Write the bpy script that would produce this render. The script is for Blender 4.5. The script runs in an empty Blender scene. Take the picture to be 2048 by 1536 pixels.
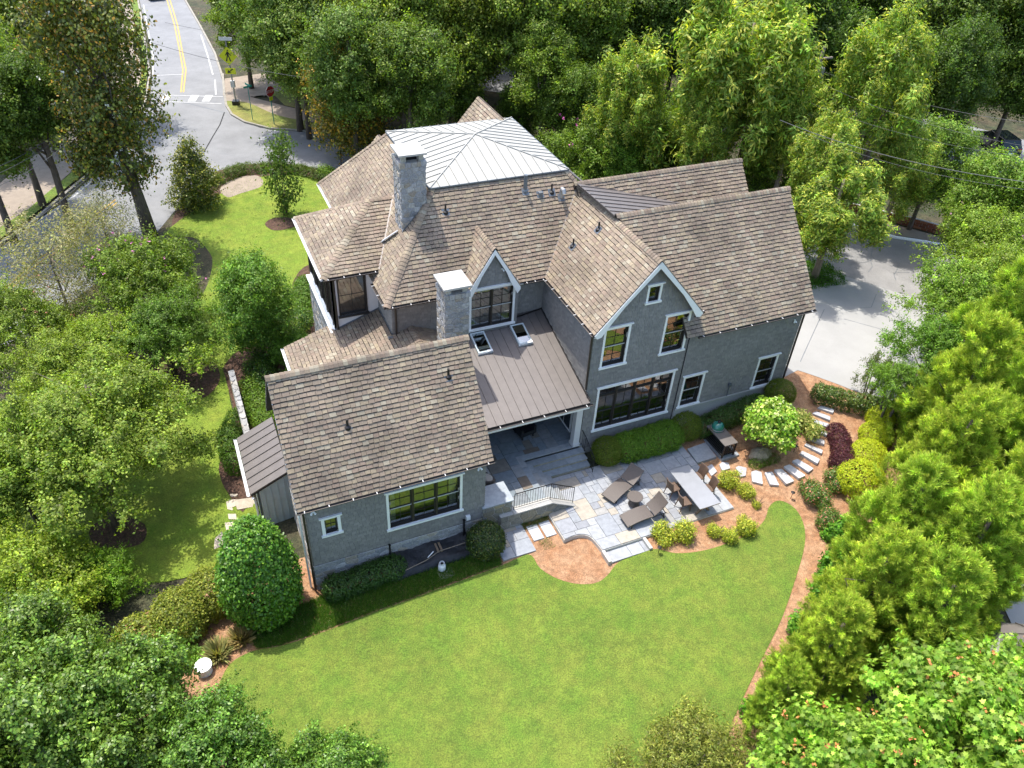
import bpy, math, random
import numpy as np
from mathutils import Vector, Matrix
S = bpy.context.scene
COL = S.collection
R = math.radians

# ------------------------------------------------------------------ camera, world, sun, exposure
FPX = 1601.583                       # focal length in pixels of a 2048 px wide picture
PITCH, ROLL, YAW = R(38.747), R(3.657), R(25.614)
CAM = Vector((-9.837, -23.065, 23.718))
FW = Vector((math.sin(YAW)*math.cos(PITCH), math.cos(YAW)*math.cos(PITCH), -math.sin(PITCH)))
_r = Vector((math.cos(YAW), -math.sin(YAW), 0)); _u = _r.cross(FW)
RT = _r*math.cos(ROLL)+_u*math.sin(ROLL); UP = -_r*math.sin(ROLL)+_u*math.cos(ROLL)
cd = bpy.data.cameras.new('camera'); cam = bpy.data.objects.new('camera', cd); COL.objects.link(cam)
cd.sensor_width = 36; cd.lens = 36*FPX/2048; cd.clip_start = .1; cd.clip_end = 3000
cam.matrix_world = Matrix(((RT.x, UP.x, -FW.x, CAM.x), (RT.y, UP.y, -FW.y, CAM.y), (RT.z, UP.z, -FW.z, CAM.z), (0, 0, 0, 1)))
S.camera = cam
SUN = Vector((0.125, -0.315, -0.94)).normalized()     # direction the light travels
w = bpy.data.worlds.new('World'); S.world = w; w.use_nodes = True
nt = w.node_tree; nt.nodes.clear()
sky = nt.nodes.new('ShaderNodeTexSky'); sky.sky_type = 'NISHITA'; sky.sun_disc = False
sky.sun_elevation = math.asin(-SUN.z); sky.sun_rotation = math.atan2(-SUN.x, -SUN.y)
sky.altitude = 100; sky.air_density = 1.0; sky.dust_density = 2.5; sky.ozone_density = 1.0
bg = nt.nodes.new('ShaderNodeBackground'); bg.inputs[1].default_value = 0.15
wo = nt.nodes.new('ShaderNodeOutputWorld'); nt.links.new(sky.outputs[0], bg.inputs[0]); nt.links.new(bg.outputs[0], wo.inputs[0])
sl = bpy.data.lights.new('sun', 'SUN'); sl.energy = 2.35; sl.angle = R(.5); sl.color = (1, .955, .88)
so = bpy.data.objects.new('sun', sl); COL.objects.link(so); so.location = (-10, 30, 60)
so.rotation_euler = SUN.to_track_quat('-Z', 'Y').to_euler()
S.view_settings.view_transform = 'Standard'; S.view_settings.look = 'None'; S.view_settings.gamma = 1
S.view_settings.exposure = 1.4; S.view_settings.use_curve_mapping = False
S.render.engine = 'CYCLES'; S.cycles.max_bounces = 6; S.cycles.diffuse_bounces = 3; S.cycles.glossy_bounces = 3
S.cycles.transmission_bounces = 4; S.cycles.transparent_max_bounces = 6; S.cycles.caustics_reflective = False; S.cycles.caustics_refractive = False
S.cycles.sample_clamp_indirect = 4; S.cycles.use_denoising = True

# ------------------------------------------------------------------ materials
M = {}
def nodes(name):
    m = bpy.data.materials.new(name); m.use_nodes = True; M[name] = m
    t = m.node_tree; return m, t, t.nodes, t.links, t.nodes['Principled BSDF']
def mat(name, col=(.5, .5, .5), rough=.6, metal=0., attr=False, noise=0, nscale=8., col2=None, bump=0, bscale=60., detail=5, mottle=0, sscale=.8, stretch=(1, 1, 1), spec=.5, coat=0, n2=0, n2s=40):
    """colour (times the mesh's own colour where attr), broken up by noise; stain: broad noise patches, lighter and darker"""
    m, t, N, L, P = nodes(name)
    P.inputs['Roughness'].default_value = rough; P.inputs['Metallic'].default_value = metal
    P.inputs['Specular IOR Level'].default_value = spec; P.inputs['Coat Weight'].default_value = coat
    tc = N.new('ShaderNodeTexCoord'); mp = N.new('ShaderNodeMapping'); mp.inputs['Scale'].default_value = stretch
    g = N.new('ShaderNodeNewGeometry'); L.new(g.outputs['Position'], mp.inputs[0])
    def nz(sc, de=detail):
        n = N.new('ShaderNodeTexNoise'); n.inputs['Scale'].default_value = sc; n.inputs['Detail'].default_value = de
        n.inputs['Roughness'].default_value = .62; L.new(mp.outputs[0], n.inputs[0]); return n.outputs[0]
    if attr:
        a = N.new('ShaderNodeAttribute'); a.attribute_name = 'Col'; src = a.outputs['Color']
        mx = N.new('ShaderNodeMix'); mx.data_type = 'RGBA'; mx.blend_type = 'MULTIPLY'; mx.inputs[0].default_value = 1
        L.new(src, mx.inputs[6]); mx.inputs[7].default_value = (*col, 1); src = mx.outputs[2]
    else:
        rg = N.new('ShaderNodeRGB'); rg.outputs[0].default_value = (*col, 1); src = rg.outputs[0]
    def var(src, amt, sc, c2=None, de=detail, lo=.35, hi=.65):
        mr = N.new('ShaderNodeMapRange'); mr.inputs[1].default_value = lo; mr.inputs[2].default_value = hi; L.new(nz(sc, de), mr.inputs[0])
        if c2 is not None:
            mx = N.new('ShaderNodeMix'); mx.data_type = 'RGBA'; L.new(mr.outputs[0], mx.inputs[0]); L.new(src, mx.inputs[6]); mx.inputs[7].default_value = (*c2, 1)
            return mx.outputs[2]
        mr.inputs[3].default_value = 1-amt; mr.inputs[4].default_value = 1+amt
        mx = N.new('ShaderNodeVectorMath'); mx.operation = 'SCALE'; L.new(src, mx.inputs[0]); L.new(mr.outputs[0], mx.inputs['Scale'])
        return mx.outputs[0]
    if col2 is not None: src = var(src, 0, nscale*.35, col2)
    if noise: src = var(src, noise, nscale)
    if n2: src = var(src, n2, n2s, None, 3)
    if mottle: src = var(src, mottle, sscale, None, 4, .3, .6)
    L.new(src, P.inputs['Base Color'])
    if bump:
        b = N.new('ShaderNodeBump'); b.inputs['Strength'].default_value = 1; b.inputs['Distance'].default_value = bump
        L.new(nz(bscale, 4), b.inputs['Height']); L.new(b.outputs[0], P.inputs['Normal'])
    return m
def leafmat(name, trans=.35, rough=.45, spec=.35):
    m, t, N, L, P = nodes(name)
    a = N.new('ShaderNodeAttribute'); a.attribute_name = 'Col'
    oi = N.new('ShaderNodeObjectInfo'); mx = N.new('ShaderNodeMix'); mx.data_type = 'RGBA'; mx.blend_type = 'MULTIPLY'; mx.inputs[0].default_value = 1
    wm = N.new('ShaderNodeMix'); wm.data_type = 'RGBA'; wm.blend_type = 'MULTIPLY'; wm.inputs[0].default_value = 1; wm.inputs[7].default_value = (1.2, 1.08, .85, 1); L.new(a.outputs['Color'], wm.inputs[6])
    L.new(wm.outputs[2], mx.inputs[6]); L.new(oi.outputs['Color'], mx.inputs[7])
    L.new(mx.outputs[2], P.inputs['Base Color']); P.inputs['Roughness'].default_value = rough; P.inputs['Specular IOR Level'].default_value = spec
    tr = N.new('ShaderNodeBsdfTranslucent'); hs = N.new('ShaderNodeMix'); hs.data_type = 'RGBA'; hs.blend_type = 'MULTIPLY'; hs.inputs[0].default_value = 1
    L.new(mx.outputs[2], hs.inputs[6]); hs.inputs[7].default_value = (1.5, 1.6, .55, 1); L.new(hs.outputs[2], tr.inputs[0])
    ms = N.new('ShaderNodeMixShader'); ms.inputs[0].default_value = trans; L.new(P.outputs[0], ms.inputs[1]); L.new(tr.outputs[0], ms.inputs[2])
    L.new(ms.outputs[0], N['Material Output'].inputs[0]); return m
def glassmat(name, tint=(.6, .65, .66), refl=.2):
    m, t, N, L, P = nodes(name); N.remove(P)
    tp = N.new('ShaderNodeBsdfTransparent'); tp.inputs[0].default_value = (*tint, 1)
    gl = N.new('ShaderNodeBsdfGlossy'); gl.inputs['Roughness'].default_value = .015; gl.inputs[0].default_value = (.95, .97, .97, 1)
    lw = N.new('ShaderNodeLayerWeight'); lw.inputs[0].default_value = .35
    mr = N.new('ShaderNodeMapRange'); mr.inputs[3].default_value = refl; mr.inputs[4].default_value = 1; L.new(lw.outputs['Fresnel'], mr.inputs[0])
    ms = N.new('ShaderNodeMixShader'); L.new(mr.outputs[0], ms.inputs[0]); L.new(tp.outputs[0], ms.inputs[1]); L.new(gl.outputs[0], ms.inputs[2])
    L.new(ms.outputs[0], N['Material Output'].inputs[0])
def white(name, v=.78, r=.5, **k): return mat(name, (v, v, v*.985), r, **k)

mat('roof_shingle', (1, 1, 1), .85, attr=True, noise=.14, nscale=22, mottle=.26, sscale=.5, bump=.006, bscale=90)
mat('roof_deck', (.035, .03, .027), .9)
mat('wall_shingle', (1, 1, 1), .8, attr=True, noise=.05, nscale=12, mottle=.07, sscale=.5)
mat('wall_backing', (.02, .021, .023), .9)
mat('stone', (1, 1, 1), .85, attr=True, noise=.22, nscale=14, bump=.012, bscale=30, n2=.12, n2s=70)
mat('mortar', (.4, .39, .365), .9, noise=.15, nscale=20)
mat('flagstone', (1, 1, 1), .75, attr=True, noise=.13, nscale=5, n2=.07, n2s=55, bump=.002, bscale=40)
mat('grout', (.5, .48, .43), .9, noise=.1, nscale=20)
mat('brown_metal', (.155, .137, .125), .5, metal=.25, noise=.07, nscale=3, n2=.05, n2s=60)
mat('pale_metal', (.35, .345, .315), .55, spec=.2, noise=.04, nscale=1.5)
mat('dark_metal', (.022, .02, .02), .45, metal=.3)
mat('iron', (.012, .012, .014), .4, metal=.5)
mat('bronze', (.05, .042, .037), .4, metal=.4)
white('trim_white', .84, .45, noise=.03, nscale=6)
white('cream_paint', .6, .5, noise=.03, nscale=6)
mat('panel_white', (.78, .77, .76), .5, noise=.03, nscale=5)
mat('panel_blue', (.47, .54, .55), .55, noise=.05, nscale=5)
mat('sash', (.03, .028, .027), .4)
mat('sash_light', (.45, .46, .45), .5)
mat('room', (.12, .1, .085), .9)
mat('room_wood', (.3, .13, .05), .5, noise=.3, nscale=3)
mat('curtain', (.75, .73, .66), .8)
mat('concrete_cap', (.4, .39, .36), .7, noise=.08, nscale=3, n2=.05, n2s=50)
mat('dark_void', (.01, .01, .01), .9)
mat('lead', (.16, .18, .2), .5, metal=.5, noise=.2, nscale=15)
mat('wicker', (.1, .082, .07), .6, noise=.3, nscale=70, stretch=(1, 1, 1), bump=.006, bscale=110)
mat('wicker_brown', (.11, .068, .045), .6, noise=.35, nscale=60, bump=.008, bscale=90)
mat('zinc', (.32, .325, .335), .4, metal=.3, noise=.05, nscale=3)
mat('teak', (.2, .14, .09), .6, noise=.3, nscale=20)
mat('green_glaze', (.02, .16, .115), .22, coat=.6, noise=.1, nscale=60)
mat('cushion', (.42, .38, .32), .9, noise=.08, nscale=30)
mat('black_cloth', (.014, .015, .018), .55, noise=.4, nscale=5, bump=.03, bscale=7)
mat('tank_white', (.68, .7, .7), .4)
mat('paint_yellow', (.5, .3, .05), .6, noise=.12, nscale=6)
mat('paint_white', (.42, .42, .41), .6, noise=.2, nscale=5)
mat('sign_yellow', (.75, .8, .02), .4)
mat('sign_red', (.45, .03, .03), .4)
mat('sign_green', (.02, .25, .2), .4)
mat('sign_back', (.36, .36, .28), .5)
mat('sign_black', (.015, .015, .015), .5)
mat('galvanised', (.38, .38, .38), .4, metal=.5)
mat('wood_pole', (.26, .22, .17), .8, noise=.2, nscale=10, stretch=(1, 1, .1))
mat('wire', (.1, .1, .1), .5)
mat('bark', (.12, .095, .075), .9, noise=.35, nscale=10, stretch=(1, 1, .25), bump=.03, bscale=14)
mat('bark_pale', (.24, .19, .14), .85, noise=.3, nscale=10, stretch=(1, 1, .25), bump=.015, bscale=14)
mat('red_brick', (1, 1, 1), .85, attr=True, noise=.2, nscale=20)
mat('car_paint', (.01, .013, .022), .25, metal=.3, coat=1)
mat('car_glass', (.02, .03, .035), .08)
mat('rubber', (.015, .015, .015), .8)
mat('red_light', (.4, .02, .01), .3)
mat('asphalt', (.195, .198, .202), .85, noise=.08, nscale=.9, n2=.1, n2s=14, mottle=.08, sscale=.25)
mat('asphalt_street', (.22, .213, .205), .85, noise=.08, nscale=.8, n2=.1, n2s=14, mottle=.08, sscale=.3)
mat('concrete', (.31, .305, .29), .8, noise=.05, nscale=.7, n2=.03, n2s=20)
mat('sidewalk', (.27, .22, .17), .85, noise=.12, nscale=2, n2=.1, n2s=20)
mat('kerb', (.27, .25, .21), .85, noise=.15, nscale=3)
mat('pine_straw', (.33, .165, .08), .95, noise=.25, nscale=6, col2=(.42, .25, .14), n2=.45, n2s=45, bump=.05, bscale=40)
mat('dark_mulch', (.07, .035, .022), .95, noise=.4, nscale=8, col2=(.11, .06, .04), n2=.4, n2s=40, bump=.05, bscale=30)
mat('ground', (.035, .045, .018), .95, noise=.4, nscale=1.5, col2=(.07, .055, .03), n2=.4, n2s=12, bump=.06, bscale=8)
mat('lawn', (.108, .185, .016), .9, noise=.14, nscale=3.2, col2=(.16, .205, .024), n2=.34, n2s=20, mottle=.08, sscale=.5, bump=.06, bscale=30)
mat('lawn_bright', (.14, .225, .015), .9, noise=.16, nscale=2.2, col2=(.205, .255, .025), n2=.3, n2s=18, bump=.06, bscale=30)
mat('lawn_dry', (.14, .18, .025), .9, noise=.2, nscale=1.1, col2=(.22, .2, .05), n2=.3, n2s=22, bump=.04, bscale=45)
mat('blade', (1, 1, 1), .8, attr=True)
mat('petal', (1, 1, 1), .7, attr=True)
leafmat('leaf', .36, .5, .28); leafmat('leaf_gloss', .26, .4, .38); leafmat('needle', .3, .6, .15)
glassmat('glass'); glassmat('glass_green', (.45, .6, .55), .35)

# ------------------------------------------------------------------ mesh helpers
def link(name, me, m=None, parent=None, **props):
    o = bpy.data.objects.new(name, me); COL.objects.link(o)
    if m is not None and me is not None and not me.materials: me.materials.append(M[m])
    if parent is not None: o.parent = parent
    for k, v in props.items(): o[k] = v
    return o
def thing(name, label, cat, loc=(0, 0, 0), group=None, rz=0, sc=1):
    o = link(name, None, label=label, category=cat); o.location = loc; o.rotation_euler[2] = rz; o.scale = (sc,)*3
    if group: o['group'] = group
    return o
def copy_thing(o, loc, rz=0, label=None, sc=None):
    r = o.copy(); COL.objects.link(r); r.location = loc; r.rotation_euler[2] = rz
    if label: r['label'] = label
    if sc: r.scale = (sc,)*3
    for ch in o.children:
        c = ch.copy(); COL.objects.link(c); c.parent = r
        for g in ch.children:
            d = g.copy(); COL.objects.link(d); d.parent = c
    return r
def V3(a): return Vector(a)
class MB:
    def __init__(s): s.v = []; s.f = []; s.c = []
    def add(s, vs, fs, col=(1, 1, 1)):
        n = len(s.v); s.v += [tuple(a) for a in vs]; s.f += [tuple(i+n for i in f) for f in fs]; s.c += [col]*len(vs); return s
    def box(s, x0, x1, y0, y1, z0, z1, col=(1, 1, 1)):
        return s.add([(x0, y0, z0), (x1, y0, z0), (x1, y1, z0), (x0, y1, z0), (x0, y0, z1), (x1, y0, z1), (x1, y1, z1), (x0, y1, z1)],
                     [(3, 2, 1, 0), (4, 5, 6, 7), (0, 1, 5, 4), (1, 2, 6, 5), (2, 3, 7, 6), (3, 0, 4, 7)], col)
    def obox(s, O, U, Vv, W, col=(1, 1, 1)):        # box from a corner and three edge vectors
        O, U, Vv, W = V3(O), V3(U), V3(Vv), V3(W)
        return s.add([O, O+U, O+U+Vv, O+Vv, O+W, O+U+W, O+U+Vv+W, O+Vv+W],
                     [(3, 2, 1, 0), (4, 5, 6, 7), (0, 1, 5, 4), (1, 2, 6, 5), (2, 3, 7, 6), (3, 0, 4, 7)], col)
    def bar(s, a, b, w, h=None, col=(1, 1, 1)):
        a, b = V3(a), V3(b); d = (b-a).normalized(); h = h or w
        x = d.cross(Vector((0, 0, 1)));  x = x.normalized() if x.length > 1e-4 else Vector((1, 0, 0)); y = x.cross(d)
        return s.obox(a-x*w/2-y*h/2, b-a, x*w, y*h, col)
    def prism(s, poly, vec, col=(1, 1, 1)):
        n = len(poly); p = [V3(a) for a in poly]; vec = V3(vec)
        return s.add(p+[a+vec for a in p], [tuple(range(n))[::-1], tuple(range(n, 2*n))]+[(i, (i+1) % n, n+(i+1) % n, n+i) for i in range(n)], col)
    def tube(s, pts, rad, seg=8, col=(1, 1, 1), cap=True):
        pts = [V3(p) for p in pts]; rad = rad if isinstance(rad, (list, tuple)) else [rad]*len(pts)
        vs = []; fs = []; px = None
        for i, p in enumerate(pts):
            d = (pts[min(i+1, len(pts)-1)]-pts[max(i-1, 0)]).normalized()
            x = d.cross(Vector((0, 0, 1)) if abs(d.z) < .95 else Vector((1, 0, 0))).normalized()
            if px is not None: x = (px-d*px.dot(d)).normalized()
            px = x; y = d.cross(x)
            for k in range(seg):
                a = 2*math.pi*k/seg; vs.append(p+(x*math.cos(a)+y*math.sin(a))*rad[i])
        for i in range(len(pts)-1):
            for k in range(seg):
                a, b = i*seg+k, i*seg+(k+1) % seg; fs.append((a, b, b+seg, a+seg))
        if cap: fs += [tuple(range(seg))[::-1], tuple(range(len(vs)-seg, len(vs)))]
        return s.add(vs, fs, col)
    def lathe(s, prof, seg=20, c=(0, 0, 0), col=(1, 1, 1)):   # prof: (r, z) bottom to top
        vs = []; fs = []; n = len(prof)
        for r_, z in prof:
            for k in range(seg):
                a = 2*math.pi*k/seg; vs.append((c[0]+r_*math.cos(a), c[1]+r_*math.sin(a), c[2]+z))
        for i in range(n-1):
            for k in range(seg):
                a, b = i*seg+k, i*seg+(k+1) % seg; fs.append((a, b, b+seg, a+seg))
        fs += [tuple(range(seg))[::-1], tuple(range((n-1)*seg, n*seg))]
        return s.add(vs, fs, col)
    def mesh(s, name, smooth=False):
        me = bpy.data.meshes.new(name); me.from_pydata(s.v, [], s.f); 
        if s.v:
            a = me.color_attributes.new('Col', 'FLOAT_COLOR', 'POINT')
            arr = np.ones((len(s.v), 4), np.float32); arr[:, :3] = s.c; a.data.foreach_set('color', arr.ravel())
        if smooth: me.shade_smooth()
        return me
    def build(s, name, m, parent=None, smooth=False, **props): return link(name, s.mesh(name, smooth), m, parent, **props)

def clip(poly, a, b, c):            # keep a*x+b*y<=c
    out = []
    n = len(poly)
    for i in range(n):
        p, q = poly[i], poly[(i+1) % n]; dp = a*p[0]+b*p[1]-c; dq = a*q[0]+b*q[1]-c
        if dp <= 0: out.append(p)
        if (dp < 0 and dq > 0) or (dp > 0 and dq < 0):
            t = dp/(dp-dq); out.append((p[0]+(q[0]-p[0])*t, p[1]+(q[1]-p[1])*t))
    return out
def clip_rect(poly, x0, x1, y0, y1):
    for k in ((-1, 0, -x0), (1, 0, x1), (0, -1, -y0), (0, 1, y1)):
        poly = clip(poly, *k)
        if len(poly) < 3: return []
    return poly
def area(p): return sum(p[i][0]*p[(i+1) % len(p)][1]-p[(i+1) % len(p)][0]*p[i][1] for i in range(len(p)))/2
def inside(p, poly):
    c = False; n = len(poly); x, y = p[0], p[1]
    for i in range(n):
        x1, y1 = poly[i][0], poly[i][1]; x2, y2 = poly[(i+1) % n][0], poly[(i+1) % n][1]
        if (y1 > y) != (y2 > y) and x < (x2-x1)*(y-y1)/(y2-y1)+x1: c = not c
    return c
def jit(col, rng, a=.12): k = 1+rng.uniform(-a, a); return tuple(x*k for x in col)

# ------------------------------------------------------------------ terrain
CTRL = [(0, -8, -2.33), (8, -12, -2.35), (-6, -10, -2.55), (14, -8, -2.25), (3, -4, -2.25), (8, -6.3, -2.12), (8, -3, -2.12), (11.5, -2, -2.1), (4, -6.5, -2.28), (13, -4.5, -2.05),
        (14, -1, -1.55), (17, -1.5, -1.1), (18, 3, -.95), (24, 4, -.95), (18, 9, -.9), (30, 10, -1.4), (36, -2, -1.6), (22, -10, -1.9), (0, 1, -2.1), (8, 5, -1.9), (-5, -3.4, -2.5), (-8, -3.6, -2.72), (-1, -3.5, -2.32),
        (-9, 1, -3.6), (-9.5, 4, -3.85), (-12, -5, -2.95), (-14, 1, -3.85), (-7, 12, -3.9), (-12, 25, -4.1), (0, 30, -3.7), (0, 45, -4), (-20, 40, -4), (-10, 75, -4), (15, 20, -2.6), (14, 36, -3.5),
        (42, 30, -2.6), (65, 28, -3), (30, 55, -3.5), (-30, 10, -4), (-20, -15, -3), (0, -25, -2.5), (20, -25, -2.2), (60, -10, -2), (60, 80, -4), (0, 130, -4), (120, 100, -4), (-60, 60, -4.5), (150, 0, -3), (-100, -60, -3), (100, -100, -3)]
_c = np.array(CTRL, float)
_D = np.linalg.norm(_c[:, None, :2]-_c[None, :, :2], axis=2)
_W = np.linalg.solve(np.sqrt(_D**2+4)+0*np.eye(len(_c)), _c[:, 2]+3)
def raw_h(x, y):
    x = np.asarray(x, float); y = np.asarray(y, float)
    d = np.sqrt((x[..., None]-_c[:, 0])**2+(y[..., None]-_c[:, 1])**2+4)
    return d@_W-3
GX = np.concatenate([[-800, -500, -300, -180, -110, -80], np.arange(-60, 111, 1.), [130, 160, 220, 320, 500, 900]])
GY = np.concatenate([[-400, -200, -100, -60], np.arange(-40, 151, 1.), [170, 220, 300, 450, 900]])
_gx, _gy = np.meshgrid(np.clip(GX, -110, 160), np.clip(GY, -100, 170)); GZ = raw_h(_gx, _gy)
def gz(x, y):
    i = min(max(int(np.searchsorted(GX, x)-1), 0), len(GX)-2); j = min(max(int(np.searchsorted(GY, y)-1), 0), len(GY)-2)
    u = (x-GX[i])/(GX[i+1]-GX[i]); v = (y-GY[j])/(GY[j+1]-GY[j])
    return float((GZ[j, i]*(1-u)+GZ[j, i+1]*u)*(1-v)+(GZ[j+1, i]*(1-u)+GZ[j+1, i+1]*u)*v)
def ray(px, py): return RT*((px-1024)/FPX)-UP*((py-768)/FPX)+FW
def Pz(px, py, z): d = ray(px, py); return CAM+d*((z-CAM.z)/d.z)
def PY(px, py, y): d = ray(px, py); return CAM+d*((y-CAM.y)/d.y)
def G(px, py, up=0.):             # where the sight line meets the ground raised by up
    z = -2.5
    for _ in range(8):
        p = Pz(px, py, z+up); z = gz(p.x, p.y)
    return Vector((p.x, p.y, z))
def sheet(name, poly, m, off, parent=None, kind='structure', step=1., **props):
    """region polygon (x, y) laid over the terrain, off metres above it"""
    mb = MB(); xs = [p[0] for p in poly]; ys = [p[1] for p in poly]; idx = {}
    x = math.floor(min(xs)); 
    while x < max(xs):
        y = math.floor(min(ys)); col = clip_rect(poly, x, x+1, -1e4, 1e4)
        if len(col) >= 3:
            y1 = max(p[1] for p in col); y = math.floor(min(p[1] for p in col))
            while y < y1:
                c = clip_rect(col, x, x+1, y, y+1)
                if len(c) >= 3 and abs(area(c)) > 1e-5:
                    if area(c) < 0: c = c[::-1]
                    ids = []
                    for p in c:
                        k = (round(p[0], 3), round(p[1], 3))
                        if k not in idx: idx[k] = len(mb.v); mb.v.append((p[0], p[1], gz(*p)+off)); mb.c.append((1, 1, 1))
                        if idx[k] not in ids: ids.append(idx[k])
                    if len(ids) > 2: mb.f.append(tuple(ids))
                y += 1
        x += 1
    return mb.build(name, m, parent, kind=kind, **props) if kind else mb.build(name, m, parent, **props)
def gp(*pts): return [tuple(G(*p)[:2]) for p in pts]
def smooth_poly(pts, n=4):         # Catmull-Rom closed outline
    out = []; k = len(pts)
    for i in range(k):
        p0, p1, p2, p3 = (Vector(pts[(i+j-1) % k][:2]) for j in range(4))
        for t in (s/n for s in range(n)):
            out.append(tuple(.5*((2*p1)+(p2-p0)*t+(2*p0-5*p1+4*p2-p3)*t*t+(3*p1-p0-3*p2+p3)*t**3)))
    return out
# ------------------------------------------------------------------ small pieces (shingles, stones ...): nearest as objects, the rest joined
class Pieces:
    def __init__(s, name, rest, m, limit): s.name = name; s.rest = rest; s.m = m; s.limit = limit; s.L = []
    def add(s, parent, vs, fs, col, dist=None):
        if dist is None: dist = (V3(vs[0])-CAM).length
        s.L.append((dist, len(s.L), parent, vs, fs, col))
    def flush(s):
        s.L.sort(key=lambda a: (a[0], a[1])); left = {}
        for i, (d, _, par, vs, fs, col) in enumerate(s.L):
            if i < s.limit and d < 900: MB().add(vs, fs, col).build(s.name, s.m, par)
            else: left.setdefault(par.name, (par, MB()))[1].add(vs, fs, col)
        for par, mb in left.values(): mb.build(s.rest, s.m, par, kind='stuff')

SH = Pieces('shingle', 'shingle_field', 'roof_shingle', 296)
CAPS = Pieces('ridge_shingle', 'ridge_shingle_row', 'roof_shingle', 280)
WS = Pieces('wall_shingle', 'wall_shingle_field', 'wall_shingle', 0)
ST = Pieces('stone', 'stone_field', 'stone', 296)
RC = [(0.202, 0.158, 0.112), (0.216, 0.17, 0.12), (0.18, 0.139, 0.103), (0.194, 0.144, 0.106), (0.242, 0.195, 0.131), (0.247, 0.214, 0.157), (0.207, 0.164, 0.116), (0.188, 0.147, 0.109), (0.224, 0.18, 0.122), (0.202, 0.157, 0.115), (0.21, 0.163, 0.119), (0.192, 0.154, 0.113)]
SC_ = [(.30, .30, .295), (.26, .265, .27), (.34, .33, .3), (.35, .31, .25), (.28, .275, .26), (.235, .242, .25), (.37, .365, .35), (.31, .275, .225), (.29, .29, .295), (.33, .33, .33)]
def basis(poly, U):
    P = [V3(p) for p in poly]; U = V3(U).normalized(); n = Vector()
    for i in range(1, len(P)-1): n += (P[i]-P[0]).cross(P[i+1]-P[0])
    n.normalize()
    if n.z < 0: n = -n
    W = n.cross(U)
    if W.z < 0: W = -W
    return P, P[0], U, W, n
def roof_plane(roof, poly, U, seed, expo=.178, tab=.225, cols=RC, near=True, lift=.0):
    rng = random.Random(seed); P, O, U, W, n = basis(poly, U); O = O+n*lift
    uv = [((p-P[0]).dot(U), (p-P[0]).dot(W)) for p in P]
    if area(uv) < 0: uv = uv[::-1]
    u0, u1 = min(p[0] for p in uv), max(p[0] for p in uv); v0, v1 = min(p[1] for p in uv), max(p[1] for p in uv)
    v = v0
    while v < v1:
        u = u0-rng.uniform(0, tab)
        row = clip_rect(uv, -99, 99, v-.05, v+expo)
        if len(row) >= 3:
            while u < u1:
                wd = tab*rng.choice((.8, .9, 1, 1.05, 1.2, 1.35)); d = rng.choice((.012, .016, .022, .033, .036))
                full = [(u+.006, v-d), (u+wd-.006, v-d), (u+wd-.005, v+expo-.048), (u+.005, v+expo-.048)]
                c = clip_rect(uv, full[0][0], full[1][0], full[0][1], full[2][1])
                if len(c) >= 3 and abs(area(c)) > .002:
                    th = rng.uniform(.034, .046)
                    top = [O+U*a+W*b+n*(.004+th*max(0, (1-(b-full[0][1])/(expo+.05)))) for a, b in c]; bot = [O+U*a+W*b-n*.004 for a, b in c]
                    k = len(c); fs = [tuple(range(k))]+[(i, k+i, k+(i+1) % k, (i+1) % k) for i in range(k)]
                    ds = (top[0]-CAM).length if near and len(c) == 4 and abs(area(c)) > .6*wd*expo else 1000
                    SH.add(roof, top+bot, fs, jit(rng.choice(cols), rng, .1), ds)
                u += wd
        v += expo
def slab(mb, poly, U, th=.13, col=(1, 1, 1)):
    P, O, U, W, n = basis(poly, U); mb.prism([p-n*.012 for p in P], -n*th, col)
def ridge_caps(roof, a, b, w=.15, drop=.75, seed=1, near=True, rise=.03):
    """overlapping bent cap shingles from a (low or first end) to b; drop = how steeply the two wings fall away"""
    rng = random.Random(seed); a, b = V3(a), V3(b); d = (b-a); Ln = d.length; d.normalize(); x = d.cross(Vector((0, 0, 1))).normalized(); y = x.cross(d)
    if y.z < 0: y = -y
    n = int(Ln/.17)
    for i in range(n):
        t0 = Ln*i/n-.015; t1 = Ln*(i+1)/n+.03; vs = []
        for t, h in ((t0, rise+.03), (t1, rise)):
            c = a+d*t
            for s_, k in ((-1, drop*w), (-.45, drop*w*.28), (0, 0), (.45, drop*w*.28), (1, drop*w)): vs.append(c+x*s_*w+y*(h-k))
        vs += [p-y*.035 for p in vs[:5]]
        fs = [(j, j+1, j+6, j+5) for j in range(4)]+[(j, 10+j, 11+j, j+1) for j in range(4)]
        CAPS.add(roof, vs, fs, jit(rng.choice(RC[:8]), rng, .1), None if near else 1000)
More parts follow.
